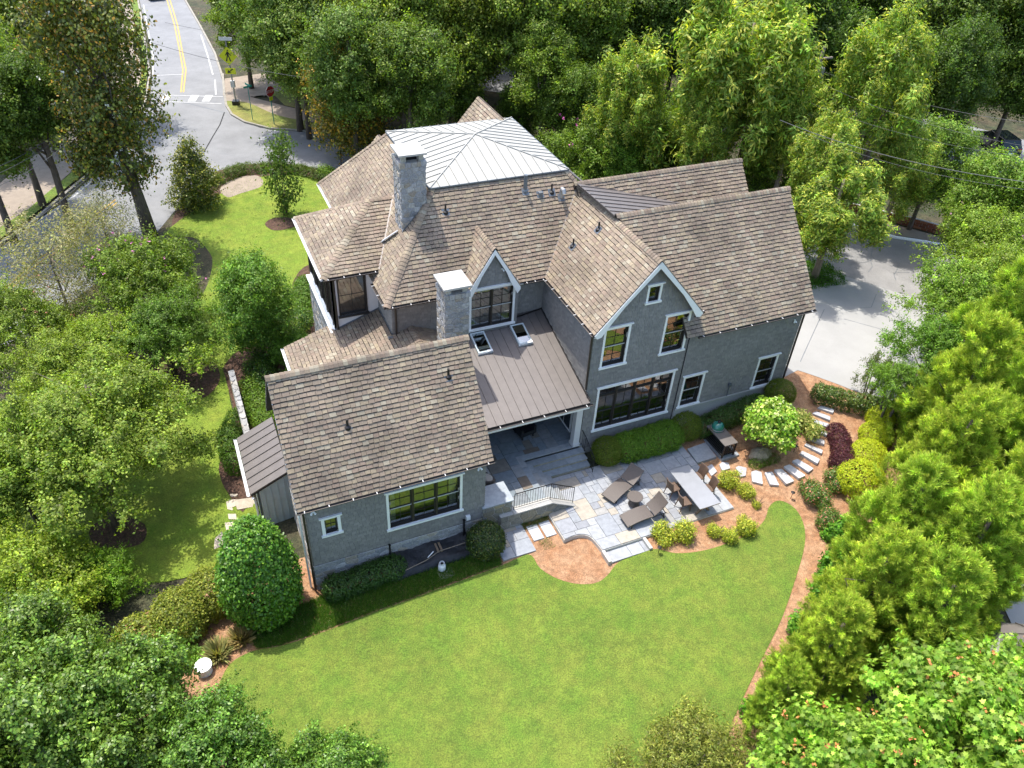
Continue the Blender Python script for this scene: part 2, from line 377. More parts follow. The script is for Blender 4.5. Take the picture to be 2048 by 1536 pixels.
def wall(house, O, U, N, outline, holes=(), seed=1, siding=True, rev=.14, m='wall_backing', cols=None, expo=.118, tab=.16):
    """wall face standing on O, u along U, v up; holes (u0, v0, u1, v1); cedar shingles proud of it"""
    O, U, N = V3(O), V3(U).normalized(), V3(N).normalized(); Z = Vector((0, 0, 1)); mb = MB(); rng = random.Random(seed)
    ol = outline if area(outline) > 0 else outline[::-1]
    xs = sorted({min(p[0] for p in ol), max(p[0] for p in ol), *[h[i] for h in holes for i in (0, 2)]})
    ys = sorted({min(p[1] for p in ol), max(p[1] for p in ol), *[h[i] for h in holes for i in (1, 3)]})
    P = lambda a, b, o=0: O+U*a+Z*b+N*o
    for i in range(len(xs)-1):
        for j in range(len(ys)-1):
            cx, cy = (xs[i]+xs[i+1])/2, (ys[j]+ys[j+1])/2
            if any(h[0] < cx < h[2] and h[1] < cy < h[3] for h in holes): continue
            c = clip_rect(ol, xs[i], xs[i+1], ys[j], ys[j+1])
            if len(c) >= 3: mb.prism([P(a, b) for a, b in c], -N*.1)
    wl = mb.build('wall', m, house)
    if siding:
        cols = cols or [(.205, .195, .182), (.22, .209, .195), (.187, .179, .169), (.208, .198, .184), (.232, .221, .206)]
        v = min(p[1] for p in ol); vm = max(p[1] for p in ol); um = max(p[0] for p in ol)
        while v < vm:
            u = min(p[0] for p in ol)-rng.uniform(0, tab)
            while u < um:
                wd = tab*rng.choice((.7, .9, 1, 1.15, 1.4)); d = rng.uniform(0, .006); c = clip_rect(ol, u+.004, u+wd-.004, v-d, v+expo)
                cx, cy = u+wd/2, v+expo/2
                if len(c) >= 3 and abs(area(c)) > .001 and not any(h[0]-.02 < cx < h[2]+.02 and h[1]-.02 < cy < h[3]+.02 for h in holes):
                    th = rng.uniform(.03, .04); k = len(c)
                    top = [P(a, b, .003+th*max(0, 1-(b-v)/(expo+.02))) for a, b in c]; bot = [P(a, b, -.002) for a, b in c]
                    WS.add(wl, top+bot, [tuple(range(k))]+[(i, k+i, k+(i+1) % k, (i+1) % k) for i in range(k)], jit(rng.choice(cols), rng, .05))
                u += wd
            v += expo
    return wl
def window(house, O, U, N, x0, z0, x1, z1, units=((2, 2, 2),), transom=0, hood=True, trim='trim_white', tw=.1, sill=True, head=.15, curtain=False, room=1.2, box=True, wood=False, lite='glass', upper=.5, rev=.11):
    """outer trim rectangle x0..x1, z0..z1 (u along U, heights absolute); units: (columns, rows above, rows below) of each sash pair"""
    O, U, N = V3(O), V3(U).normalized(), V3(N).normalized(); Z = Vector((0, 0, 1)); O = Vector((O.x, O.y, 0))
    P = lambda a, b, o=0: O+U*a+Z*b+N*o
    def B(mb, a0, a1, b0, b1, o0, o1, c=(1, 1, 1)): return mb.obox(P(a0, b0, o0), U*(a1-a0), Z*(b1-b0), N*(o1-o0), c)
    rng = random.Random(int(x0*100)+int(z0*10))
    hx0, hx1, hz0, hz1 = x0+tw, x1-tw, z0+.09, z1-head
    mb = MB(); B(mb, x0, hx0, hz0, hz1, -.005, .05); B(mb, hx1, x1, hz0, hz1, -.005, .05); B(mb, x0, x1, hz1, z1-.04, -.005, .052)
    wn = mb.build('window', trim, house)
    if hood: B(MB(), x0-.07, x1+.07, z1-.04, z1+.015, -.005, .11).build('window_head', trim, wn)
    if sill: B(MB(), x0-.05, x1+.05, z0, hz0, -.005, .1).build('sill', trim, wn)
    rv = MB(); B(rv, hx0, hx0+.02, hz0, hz1, -rev-.05, -.006); B(rv, hx1-.02, hx1, hz0, hz1, -rev-.05, -.006); B(rv, hx0, hx1, hz1-.02, hz1, -rev-.05, -.007); B(rv, hx0, hx1, hz0, hz0+.02, -rev-.05, -.008)
    rv.build('jamb', 'bronze', wn)
    n = len(units); mw = .07; uw = (hx1-hx0-.04-mw*(n-1))/n
    ztop = hz1-.02; zbot = hz0+.02
    for i, (cols, ru, rl) in enumerate(units):
        a0 = hx0+.02+i*(uw+mw); a1 = a0+uw
        if i: B(MB(), a0-mw, a0, zbot, ztop, -rev, -.02).build('mullion', 'bronze', wn)
        secs = []
        zt = ztop
        if transom: 
            B(MB(), a0, a1, ztop-transom-.06, ztop-transom, -rev, -.03).build('transom_bar', 'bronze', wn)
            secs.append((ztop-transom, ztop, transom and 1, 0)); zt = ztop-transom-.06
        zm = zbot+(zt-zbot)*(1-upper)
        secs += [(zm, zt, ru, 0), (zbot, zm, rl, .02)] if rl else [(zbot, zt, ru, 0)]
        for b0, b1, rows, off in secs:
            o = -rev+.02-off; fr = MB(); t = .045
            B(fr, a0, a0+t, b0, b1, o-.03, o+.015); B(fr, a1-t, a1, b0, b1, o-.03, o+.015); B(fr, a0+t, a1-t, b0, b0+t, o-.03, o+.015); B(fr, a0+t, a1-t, b1-t, b1, o-.03, o+.015)
            sa = fr.build('sash', 'sash', wn)
            w_, h_ = (a1-a0-2*t)/cols, (b1-b0-2*t)/rows; mu = MB()
            for k in range(1, cols): B(mu, a0+t+k*w_-.009, a0+t+k*w_+.009, b0+t, b1-t, o-.005, o+.008)
            for k in range(1, rows): B(mu, a0+t, a1-t, b0+t+k*h_-.009, b0+t+k*h_+.009, o-.004, o+.007)
            if mu.v: mu.build('muntin', 'sash', wn)
            for k in range(cols):
                for j in range(rows):
                    e = [rng.uniform(-.0012, .0012) for _ in range(3)]; q = []
                    for (p_, r_), ee in zip(((0, 0), (1, 0), (1, 1), (0, 1)), (e[0], e[1], e[1]+e[2], e[0]+e[2])): q.append(P(a0+t+(k+p_)*w_, b0+t+(j+r_)*h_, o-.012+ee))
                    MB().add(q, [(0, 1, 2, 3)]).build('pane', lite, wn)
        if rl and not transom: B(MB(), a0, a1, zm-.012, zm+.03, -rev, -rev+.05).build('meeting_rail', 'sash_light', wn)
    if curtain:
        for a0, a1 in ((hx0+.03, hx0+.03+.3*min(1, hx1-hx0)), (hx1-.03-.3*min(1, hx1-hx0), hx1-.03)):
            c = MB(); k = 24
            for j in range(k+1):
                a = a0+(a1-a0)*j/k; o = -.34+.035*math.sin(j*1.7); c.v += [tuple(P(a, hz0-.1, o)), tuple(P(a, hz1+.05, o))]; c.c += [(1, 1, 1)]*2
            c.f = [(2*j, 2*j+2, 2*j+3, 2*j+1) for j in range(k)]; c.build('curtain', 'curtain', wn)
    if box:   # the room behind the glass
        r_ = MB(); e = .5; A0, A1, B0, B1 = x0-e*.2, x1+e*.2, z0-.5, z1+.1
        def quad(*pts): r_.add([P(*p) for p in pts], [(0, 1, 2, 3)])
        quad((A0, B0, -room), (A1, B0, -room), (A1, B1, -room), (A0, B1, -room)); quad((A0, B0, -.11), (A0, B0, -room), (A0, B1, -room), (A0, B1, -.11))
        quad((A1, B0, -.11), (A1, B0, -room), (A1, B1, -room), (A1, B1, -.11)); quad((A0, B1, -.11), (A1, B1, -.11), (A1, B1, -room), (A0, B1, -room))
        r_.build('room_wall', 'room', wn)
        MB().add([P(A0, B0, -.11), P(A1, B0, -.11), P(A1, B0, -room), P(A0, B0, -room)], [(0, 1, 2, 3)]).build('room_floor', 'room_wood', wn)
    return (hx0, hz0, hx1, hz1)
def stones(parent, O, U, N, outline, cell=(.32, .22), seed=1, cols=SC_, proud=.03, near=True, jitter=.36, Vv=None):
    O, U, N = V3(O), V3(U).normalized(), V3(N).normalized(); Z = Vector((0, 0, 1)) if Vv is None else V3(Vv).normalized(); rng = random.Random(seed)
    ol = outline if area(outline) > 0 else outline[::-1]
    u0, u1 = min(p[0] for p in ol), max(p[0] for p in ol); v0, v1 = min(p[1] for p in ol), max(p[1] for p in ol)
    nx, ny = max(1, round((u1-u0)/cell[0])), max(1, round((v1-v0)/cell[1])); cw, ch = (u1-u0)/nx, (v1-v0)/ny; sd = {}
    for i in range(-1, nx+1):
        for j in range(-1, ny+1): sd[i, j] = (u0+(i+.5+(.5 if j % 2 else 0)*.7+rng.uniform(-jitter, jitter))*cw, v0+(j+.5+rng.uniform(-jitter, jitter))*ch)
    k = cw/ch
    for (i, j), (x, y) in sd.items():
        c = ol
        for a in range(-2, 3):
            for b in range(-2, 3):
                q = sd.get((i+a, j+b))
                if q and (a or b) and len(c) >= 3:
                    dx, dy = q[0]-x, (q[1]-y)*k*k; mx, my = (x+q[0])/2, (y+q[1])/2
                    l = math.hypot(dx, dy); c = clip(c, dx/l, dy/l, (dx*mx+dy*my)/l-.015)
        if len(c) < 3 or abs(area(c)) < .004: continue
        gx, gy = sum(p[0] for p in c)/len(c), sum(p[1] for p in c)/len(c); pr = proud*rng.uniform(.6, 1.3); n = len(c); L = min(math.sqrt(abs(area(c))), .5)
        base = [O+U*a+Z*b-N*.01 for a, b in c]; mid = [O+U*a+Z*b+N*pr*.55 for a, b in c]
        top = [O+U*(gx+(a-gx)*(1-.035/L))+Z*(gy+(b-gy)*(1-.035/L))+N*(pr+rng.uniform(-.008, .008)) for a, b in c]
        fs = [tuple(range(2*n, 3*n))]+[(i_, (i_+1) % n, n+(i_+1) % n, n+i_) for i_ in range(n)]+[(n+i_, n+(i_+1) % n, 2*n+(i_+1) % n, 2*n+i_) for i_ in range(n)]
        ST.add(parent, base+mid+top, fs, jit(rng.choice(cols), rng, .15), (base[0]-CAM).length if near else 1000)
def seam_roof(house, poly, U, spacing, m, th=.04, seam=.03, name='metal_roof', start=None, deck=True):
    """standing seam roof: one panel object between two seams, a raised seam along each panel's edge"""
    P, O, U, W, n = basis(poly, U); uv = [((p-O).dot(U), (p-O).dot(W)) for p in P]
    if area(uv) < 0: uv = uv[::-1]
    mb = MB(); mb.prism([p-n*.03 for p in P], -n*(th+.02)); rf = mb.build(name, 'roof_deck', house)
    u0, u1 = min(p[0] for p in uv), max(p[0] for p in uv); k = max(1, round((u1-u0)/spacing)); s = (u1-u0)/k; vb = min(p[1] for p in uv)
    for i in range(k):
        a = u0+i*s; c = clip_rect(uv, a+.002, a+s-.002, -99, 99)
        if len(c) < 3: continue
        b = MB(); b.prism([O+U*p[0]+W*p[1]-n*.02 for p in c], n*.022)
        e = clip_rect(uv, a+.002, a+.022, -99, 99)
        if len(e) >= 3: b.prism([O+U*p[0]+W*p[1]+n*.0035 for p in e], n*(seam*1.3))
        b.build('metal_panel', m, rf)
    return rf
def gutter(house, a, b, out, seed=0, m='bronze', hang=.95):
    a, b, out = V3(a), V3(b), V3(out).normalized(); d = (b-a).normalized(); mb = MB(); Z = Vector((0, 0, 1)); L = (b-a).length; prof = []
    for k in range(7): t = math.pi*k/6; prof.append(out*(.06-.06*math.cos(t))-Z*(.065*math.sin(t)))
    vs = [a+p for p in prof]+[b+p for p in prof]; mb.add(vs, [(k, k+1, k+8, k+7) for k in range(6)])
    mb.bar(a+out*.12+Z*.005, b+out*.12+Z*.005, .018, .018)
    mb.add([a+p for p in prof], [tuple(range(7))]); mb.add([b+p for p in prof], [tuple(range(7))])
    g = mb.build('gutter', m, house); n = max(2, round(L/hang))
    MB().bar(a+out*.128+Z*.012, b+out*.128+Z*.012, .012, .012).build('gutter_lip', 'cream_paint' if m == 'cream_paint' else 'brown_metal', g)
    for i in range(n+1): 
        p = a+d*(L*(i+.3)/(n+.6)); MB().bar(p-Z*-.02, p+out*.135+Z*.02, .03, .014).build('hanger', 'cream_paint', g)
    return g
def ashlar(parent, poly, top, th, seed, O=(0, 0), name='paver', cols=None, g=.008, unit=.19, lim=None, m='flagstone'):
    """random rectangular flagstones over a polygon (x, y)"""
    rng = random.Random(seed); cols = cols or FL; x0, x1 = min(p[0] for p in poly), max(p[0] for p in poly); y0, y1 = min(p[1] for p in poly), max(p[1] for p in poly)
    nx, ny = int((x1-x0)/unit)+1, int((y1-y0)/unit)+1; used = set(); ol = poly if area(poly) > 0 else poly[::-1]
    sizes = [(6, 4), (5, 4), (4, 4), (4, 3), (3, 3), (3, 2), (2, 2), (4, 6), (3, 4), (6, 3), (2, 3), (5, 3)]
    for j in range(ny):
        for i in range(nx):
            if (i, j) in used: continue
            rng.shuffle(sizes)
            for a, b in sizes+[(2, 1), (1, 2), (1, 1)]:
                cells = [(i+p, j+q) for p in range(a) for q in range(b)]
                if all(c not in used for c in cells) and i+a <= nx+1:
                    used.update(cells); c = clip_rect(ol, x0+i*unit+g, x0+(i+a)*unit-g, y0+j*unit+g, y0+(j+b)*unit-g)
                    if len(c) >= 3 and abs(area(c)) > .003:
                        z = top+rng.uniform(-.003, .003); MB().prism([(p[0], p[1], z-th) for p in c], (0, 0, th), jit(rng.choice(cols), rng, .08)).build(name, m, parent)
                    break
FL = [(.27, .28, .295), (.25, .26, .28), (.3, .31, .32), (.28, .29, .305), (.26, .275, .295), (.31, .315, .32), (.29, .285, .27), (.24, .255, .275), (.34, .305, .25), (.28, .29, .305), (.3, .31, .32), (.27, .285, .3), (.29, .3, .31)]

# ------------------------------------------------------------------ the house
s1 = 1.1638
EZ = 5.01
H = thing('house', 'large grey shingled house with brown shingle roofs and two stone chimneys', 'house', (0, 0, -2))
H.location = (0, 0, 0)
def part(mb, name, m, par=None, **k): return mb.build(name, m, par or H, **k)
def roof_part(polys, seed, near=True, name='roof', sl=True):
    mb = MB()
    for poly, U in polys: slab(mb, poly, U)
    rf = part(mb, name, 'roof_deck')
    for i, (poly, U) in enumerate(polys): roof_plane(rf, poly, U, seed*10+i, near=near)
    return rf
X, Y_, Z_ = (1, 0, 0), (0, 1, 0), (0, 0, 1)
# left pavilion
xa, xb, yr, zr, ye, ze = -8.26, -.79, -.003, 6.096, -3.007, 2.267; yb = 2*yr-ye
rf = roof_part([([(xa, ye, ze), (xb, ye, ze), (xb, yr, zr), (xa, yr, zr)], X)], 11)
roof_plane(rf, [(xa, yb, ze), (xb, yb, ze), (xb, yr, zr), (xa, yr, zr)], X, 12, near=False)
slabm = MB(); slab(slabm, [(xa, yb, ze), (xb, yb, ze), (xb, yr-.01, zr), (xa, yr-.01, zr)], X); part(slabm, 'roof_underside', 'roof_deck', rf)
ridge_caps(rf, (xa-.02, yr, zr), (xb+.02, yr, zr), w=.16, drop=.9, seed=2)
for x_ in (xa, xb-.03): MB().obox((x_, ye, ze-.16), (.03, 0, 0), (0, yr-ye, zr-ze), (0, 0, .15)).build('rake_board', 'trim_white' if x_ == xa else 'bronze', H); MB().obox((x_, yb, ze-.16), (.03, 0, 0), (0, yr-yb, zr-ze), (0, 0, .15)).build('rake_board', 'trim_white', H)
WX0, WX1, WY, SB = -7.927, -.913, -2.541, -1.335
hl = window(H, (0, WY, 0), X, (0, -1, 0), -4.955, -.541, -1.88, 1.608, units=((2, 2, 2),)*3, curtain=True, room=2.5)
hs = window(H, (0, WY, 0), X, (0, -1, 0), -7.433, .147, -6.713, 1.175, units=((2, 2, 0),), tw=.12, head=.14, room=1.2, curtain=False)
sh = lambda h, x, z: (h[0]-x, h[1]-z, h[2]-x, h[3]-z)
wall(H, (WX0, WY, SB), X, (0, -1, 0), [(0, 0), (WX1-WX0, 0), (WX1-WX0, 4.1), (0, 4.1)], [sh(hl, WX0, SB), sh(hs, WX0, SB)], 21)
YB = 2.5; WL = YB-WY
zt = lambda y: ze+1.2739*(min(y-ye, yb-y))-.2
wall(H, (WX1, WY, SB), (0, 1, 0), X, [(0, -1.2), (WL, -1.2), (WL, zt(YB)-SB), (yr-WY, zt(yr)-SB), (0, zt(WY)-SB)], [], 22)
wall(H, (WX0, YB, SB), (0, -1, 0), (-1, 0, 0), [(0, -2.5), (WL, -2.5), (WL, zt(WY)-SB), (YB-yr, zt(yr)-SB), (0, zt(YB)-SB)], [], 23)
wall(H, (WX1, YB, SB), (-1, 0, 0), (0, 1, 0), [(0, -2.4), (7, -2.4), (7, 4.1), (0, 4.1)], [], 24, siding=False)
part(MB().box(WX0, WX1, WY-.03, WY-.0, SB-.03, SB+.01), 'skirt_board', 'wall_backing')
fo = part(MB().box(WX0-.02, WX1+.02, WY-.04, YB+.01, -4.6, SB-.031), 'foundation', 'mortar')
stones(fo, (WX0-.02, WY-.04, -2.95), X, (0, -1, 0), [(0, 0), (7.05, 0), (7.05, 1.58), (0, 1.58)], (.42, .22), 5)
stones(fo, (WX0-.02, YB, -4.4), (0, -1, 0), (-1, 0, 0), [(0, 0), (WL, 0), (WL, 3.0), (0, 3.0)], (.42, .26), 6, near=False)
gutter(H, (xa, ye, ze-.02), (xb+.02, ye, ze-.02), (0, -1, 0))
part(MB().tube([(xa+.14, ye-.03, ze-.08), (xa+.24, WY-.1, ze-.35), (xa+.24, WY-.1, -2.2), (xa+.24, WY-.1, -2.7)], .045), 'downspout', 'bronze')
part(MB().tube([(xa+.02, ye+.1, ze-.1), (xa+.12, WY+.25, ze-.4), (xa+.12, WY+.25, -3.2)], .04), 'downspout', 'trim_white')
def floodlight(p, dirs):
    b = MB(); b.lathe([(.05, -.02), (.055, .02)], 10, p)
    f = part(b, 'floodlight', 'trim_white')
    for d in dirs: MB().tube([V3(p), V3(p)+V3(d)*.06, V3(p)+V3(d)*.17], [.012, .03, .042], 10).build('lamp_head', 'trim_white', f)
floodlight((-7.67, WY-.06, 1.72), [(-.5, -.5, -.8), (.5, -.5, -.8)]); floodlight((-1.2, WY-.06, 1.72), [(-.5, -.5, -.8), (.5, -.5, -.8)])
# shed roof on the pavilion's left
shp = [(-9.56, 2.15, -1.5), (-9.56, 5.9, -1.5), (-7.9, 5.9, -.70), (-7.9, 2.15, -.70)]
seam_roof(H, shp, Y_, .46, 'brown_metal')
gutter(H, (-9.58, 2.15, -1.54), (-9.58, 5.9, -1.54), (-1, 0, 0), m='cream_paint', hang=1.1)
wall(H, (-9.3, 2.25, -3.75), X, (0, -1, 0), [(0, 0), (1.38, 0), (1.38, 2.93), (0, 2.27)], [], 25, siding=False, m='panel_blue')
for k in range(1, 5): part(MB().box(-9.3+k*.29, -9.28+k*.29, 2.22, 2.25, -3.7, -1.65+k*.14), 'batten', 'panel_blue')
part(MB().tube([(-9.5, 2.1, -1.65), (-9.42, 2.2, -1.9), (-9.42, 2.2, -3.8)], .05), 'downspout', 'trim_white')
wall(H, (-9.3, 5.8, -3.9), (0, -1, 0), (-1, 0, 0), [(0, 0), (3.55, 0), (3.55, 2.42), (0, 2.42)], [], 26, siding=False, m='panel_blue')
# hipped main block under the pale metal cap
mx0, mx1, ym, yf, h = -2.686, 9.907, 4.435, 16.974, 3.062; zc = EZ+s1*h
A, B_, C_, D_ = (mx0, ym, EZ), (mx1, ym, EZ), (mx1, yf, EZ), (mx0, yf, EZ)
a, b, c_, d_ = (mx0+h, ym+h, zc), (mx1-h, ym+h, zc), (mx1-h, yf-h, zc), (mx0+h, yf-h, zc)
rf = roof_part([([A, B_, b, a], X), ([D_, A, a, d_], Y_), ([B_, C_, c_, b], Y_), ([C_, D_, d_, c_], X)], 13)
ridge_caps(rf, A, a, w=.17, drop=.55, seed=3); ridge_caps(rf, D_, d_, w=.16, drop=.55, seed=4); ridge_caps(rf, B_, b, w=.16, drop=.55, seed=5)
ap = (3.61, 10.704, 9.35); e_ = .1; q = [(mx0+h-e_, ym+h-e_, zc+.03), (mx1-h+e_, ym+h-e_, zc+.03), (mx1-h+e_, yf-h+e_, zc+.03), (mx0+h-e_, yf-h+e_, zc+.03)]
for i, U in enumerate((X, Y_, X, Y_)): mr = seam_roof(H, [q[i], q[(i+1) % 4], ap], U, .44, 'pale_metal', name='metal_cap_roof')
hc = MB()
for p in q: hc.bar(V3(p)+Vector((0, 0, .03)), V3(ap)+Vector((0, 0, .03)), .05, .03)
part(hc, 'hip_seam', 'pale_metal')
for i in range(4): part(MB().bar(V3(q[i])-Vector((0, 0, .03)), V3(q[(i+1) % 4])-Vector((0, 0, .03)), .05, .07), 'cap_edge', 'lead')
wall(H, (-2.33, 4.9, 2.0), X, (0, -1, 0), [(0, 0), (7.3, 0), (7.3, 2.95), (0, 2.95)], [], 27)
wall(H, (-2.33, 16.6, -4), (0, -1, 0), (-1, 0, 0), [(0, 0), (11.7, 0), (11.7, 8.9), (0, 8.9)], [], 28, siding=False, m='panel_white')
wall(H, (-2.331, 7.2, 2.3), (0, -1, 0), (-1, 0, 0), [(0, 0), (2.3, 0), (2.3, 2.6), (0, 2.6)], [], 29)
wall(H, (9.5, 16.6, -4), (-1, 0, 0), (0, 1, 0), [(0, 0), (11.8, 0), (11.8, 8.9), (0, 8.9)], [], 30, siding=False)
wall(H, (9.5, 4.9, -2), (0, 1, 0), X, [(0, 0), (11.7, 0), (11.7, 6.9), (0, 6.9)], [], 31, siding=False)
part(MB().box(mx0+.05, mx1-.05, ym+.05, yf-.05, EZ-.16, EZ-.13), 'soffit', 'trim_white')
gutter(H, (mx0, ym, EZ-.04), (1.0, ym, EZ-.04), (0, -1, 0)); gutter(H, (3.6, ym, EZ-.04), (4.66, ym, EZ-.04), (0, -1, 0))
gutter(H, (mx0, ym, EZ-.045), (mx0, 6.5, EZ-.045), (-1, 0, 0)); gutter(H, (mx0, 12.8, EZ-.045), (mx0, yf, EZ-.045), (-1, 0, 0), m='cream_paint')
part(MB().tube([(-2.2, 4.36, EZ-.1), (-2.2, 4.8, EZ-.35), (-2.2, 4.8, 3.2)], .045), 'downspout', 'bronze')
# street side gables seen over the main roof
for cx, y0, gw, gzz, yy in ((6.25, 13.4, 2.2, 8.8, 16.9), (.5, 14.5, 1.5, 7.55, 16.3)):
    zz = gzz-s1*gw
    roof_part([([(cx-gw, y0, zz), (cx-gw, yy, zz), (cx, yy, gzz), (cx, y0, gzz)], Y_), ([(cx+gw, y0, zz), (cx+gw, yy, zz), (cx, yy, gzz), (cx, y0, gzz)], Y_)], int(14+cx), near=False)
# turret wing on the left
wx0, wy0, wy1, wz, hw, wt = -4.79, 6.712, 12.62, 5.459, 2.964, 7.317
wm = (wy0+wy1)/2; kx = mx0+(wt-EZ)/s1; e0 = mx0+(wz-EZ)/s1
rf = roof_part([([(wx0, wy0, wz), (e0, wy0, wz), (kx, wm, wt), (wx0+hw, wm, wt)], X), ([(wx0, wy1, wz), (wx0, wy0, wz), (wx0+hw, wm, wt)], Y_),
                ([(e0, wy1, wz), (wx0, wy1, wz), (wx0+hw, wm, wt), (kx, wm, wt)], X)], 15)
ridge_caps(rf, (wx0, wy0, wz), (wx0+hw, wm, wt), w=.18, drop=.45, seed=6); ridge_caps(rf, (wx0, wy1, wz), (wx0+hw, wm, wt), w=.14, drop=.5, seed=7); ridge_caps(rf, (wx0+hw, wm, wt), (kx, wm, wt), w=.15, drop=.5, seed=8)
part(MB().bar((e0, wy0, wz+.03), (kx, wm, wt+.04), .1, .04), 'valley_flashing', 'brown_metal')
part(MB().box(wx0+.06, -2.3, wy0+.06, wy1-.06, wz-.15, wz-.13), 'soffit', 'trim_white')
gutter(H, (wx0, wy0, wz-.04), (e0, wy0, wz-.04), (0, -1, 0)); gutter(H, (wx0, wy0, wz-.045), (wx0, wy1, wz-.045), (-1, 0, 0), m='cream_paint')
TX, TY = -4.42, 7.11
hp = window(H, (0, TY, 0), X, (0, -1, 0), -4.16, 3.1, -2.86, 5.2, units=((2, 2, 0),), hood=False, trim='sash', tw=.03, head=.05, room=1.5, box=False)
wall(H, (TX, TY, 1.5), X, (0, -1, 0), [(0, 0), (2.12, 0), (2.12, 3.85), (0, 3.85)], [sh(hp, TX, 1.5)], 32, siding=False, m='panel_white')
part(MB().box(TX+.12, -2.4, TY+.15, 12.1, 2.4, 2.46), 'turret_floor', 'room_wood'); holes = []
for k in range(4):
    y0 = -12.15+k*1.26; hh = window(H, (TX, 0, 0), (0, -1, 0), (-1, 0, 0), y0, 2.6, y0+1.14, 5.25, units=((1, 2, 0),), hood=False, sill=False, trim='bronze', tw=.05, head=.05, box=False); holes.append((hh[0]+12.22, hh[1]-2.42, hh[2]+12.22, hh[3]-2.42))
wall(H, (TX, 12.22, 2.42), (0, -1, 0), (-1, 0, 0), [(0, 0), (5.11, 0), (5.11, 2.95), (0, 2.95)], holes, 33, siding=False, m='panel_white')
wall(H, (-2.33, 12.22, -4), (-1, 0, 0), (0, 1, 0), [(0, 0), (2.1, 0), (2.1, 9.35), (0, 9.35)], [], 34, siding=False, m='panel_white')
part(MB().box(TX-.22, TX+.02, TY-.12, 12.3, 2.33, 2.45), 'stone_ledge', 'trim_white')
tb = part(MB().box(TX-.1, -2.3, TY+.02, 12.25, -4.2, 2.33), 'turret_base', 'mortar')
stones(tb, (TX-.1, 12.25, -4.2), (0, -1, 0), (-1, 0, 0), [(0, 0), (5.2, 0), (5.2, 6.5), (0, 6.5)], (.42, .25), 7, near=True, cols=SC_[:1]+SC_[3:])
part(MB().tube([(TX+.12, wy0-.03, wz-.1), (TX+.12, TY-.07, wz-.35), (TX+.12, TY-.07, 2.55)], .05), 'downspout', 'bronze')
# low roof between turret wing and pavilion
zl = lambda x: 3.18+.35*(x+2.39); rx = -1.52
rf = roof_part([([(-6.72, 1.2, zl(-6.72)), (-6.72, 7.66, zl(-6.72)), (-4.7, 7.66, zl(-4.7)), (-4.42, 7.1, zl(-4.42)), (-2.33, 7.1, zl(-2.33)), (rx, 4.93, zl(rx)), (rx, 2.1, zl(rx)), (-4, 1.9, zl(-4))], Y_)], 16)
rf2 = roof_part([([(rx, 2.1, zl(rx)), (rx, 4.88, zl(rx)), (-.4, 4.88, zl(rx)-.4*1.12), (-.4, 2.6, zl(rx)-.4*1.12)], Y_)], 17, near=False)
ridge_caps(rf2, (rx, 2.1, zl(rx)), (rx, 4.85, zl(rx)), w=.15, drop=.35, seed=9)
wall(H, (-6.4, 7.5, -3.5), (0, -1, 0), (-1, 0, 0), [(0, 0), (6, 0), (6, 5.0), (0, 5.0)], [], 35, siding=False)
wall(H, (-4.4, 7.45, -3.5), (-1, 0, 0), (0, 1, 0), [(0, 0), (2, 0), (2, 5.1), (0, 5.4)], [], 36, siding=False)
gutter(H, (-6.74, 3.2, zl(-6.72)-.04), (-6.74, 7.66, zl(-6.72)-.04), (-1, 0, 0), m='cream_paint')
part(MB().box(-2.6, -2.32, 4.7, 4.86, 3.12, 3.2), 'flashing', 'lead'); part(MB().bar((-2.36, 7.1, zl(-2.3)+.05), (-2.36, 4.88, zl(-2.3)+.05), .06, .06), 'flashing', 'lead'); part(MB().bar((-4.45, 7.08, zl(-4.45)+.05), (-2.33, 7.08, zl(-2.33)+.05), .06, .06), 'flashing', 'lead')
# garden terrace wall west of the pavilion
gw = part(MB().box(-9.2, -8.9, 5.3, 12.5, -3.9, -2.6), 'terrace_wall', 'mortar')
stones(gw, (-9.2, 5.3, -2.6), (0, 1, 0), Z_, [(0, 0), (7.2, 0), (7.2, .3), (0, .3)], (.45, .3), 41, proud=.05, near=False, Vv=X)
# rear gable wing
gx0, gx1, gyf, gzz = 4.661, 9.93, -.305, 8.0; gm = (gx0+gx1)/2; gxl, gxr, GY0 = 4.86, 9.77, .05; sg = (gzz-EZ)/(gm-gx0); gb = ym+(gzz-EZ)/s1
rf = roof_part([([(gx0, gyf, EZ), (gx0, ym, EZ), (gm, gb, gzz), (gm, gyf, gzz)], Y_), ([(gx1, gyf, EZ), (gx1, ym+.6, EZ), (gm, gb, gzz), (gm, gyf, gzz)], Y_)], 18)
ridge_caps(rf, (gm, gyf-.02, gzz), (gm, gb, gzz), w=.17, drop=.8, seed=10)
part(MB().bar((gx0, ym, EZ+.02), (gm, gb, gzz+.04), .09, .04), 'valley_flashing', 'brown_metal')
W4 = [(5.32, 2.86, 6.6, 5.02, ((2, 2, 2),), 0), (8.3, 2.86, 9.6, 5.02, ((2, 2, 2),), 0), (7.1, 5.8, 7.8, 6.76, ((1, 2, 0),), 0), (5.42, -.78, 9.44, 1.82, ((2, 1, 2),)*4, .42)]
hol = []
for x0, z0, x1, z1, un, tr in W4:
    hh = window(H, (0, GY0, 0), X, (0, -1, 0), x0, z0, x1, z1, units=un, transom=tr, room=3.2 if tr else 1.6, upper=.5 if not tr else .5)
    hol.append(sh(hh, gxl, -1.7))
top = lambda x: EZ+sg*min(x-gx0, gx1-x)-.17
wall(H, (gxl, GY0, -1.7), X, (0, -1, 0), [(0, 0), (gxr-gxl, 0), (gxr-gxl, top(gxr)+1.7), (gm-gxl, top(gm)+1.7), (0, top(gxl)+1.7)], hol, 37)
wall(H, (gxl, 4.88, 1.3), (0, -1, 0), (-1, 0, 0), [(0, 0), (4.83, 0), (4.83, 3.6), (0, 3.6)], [], 38)
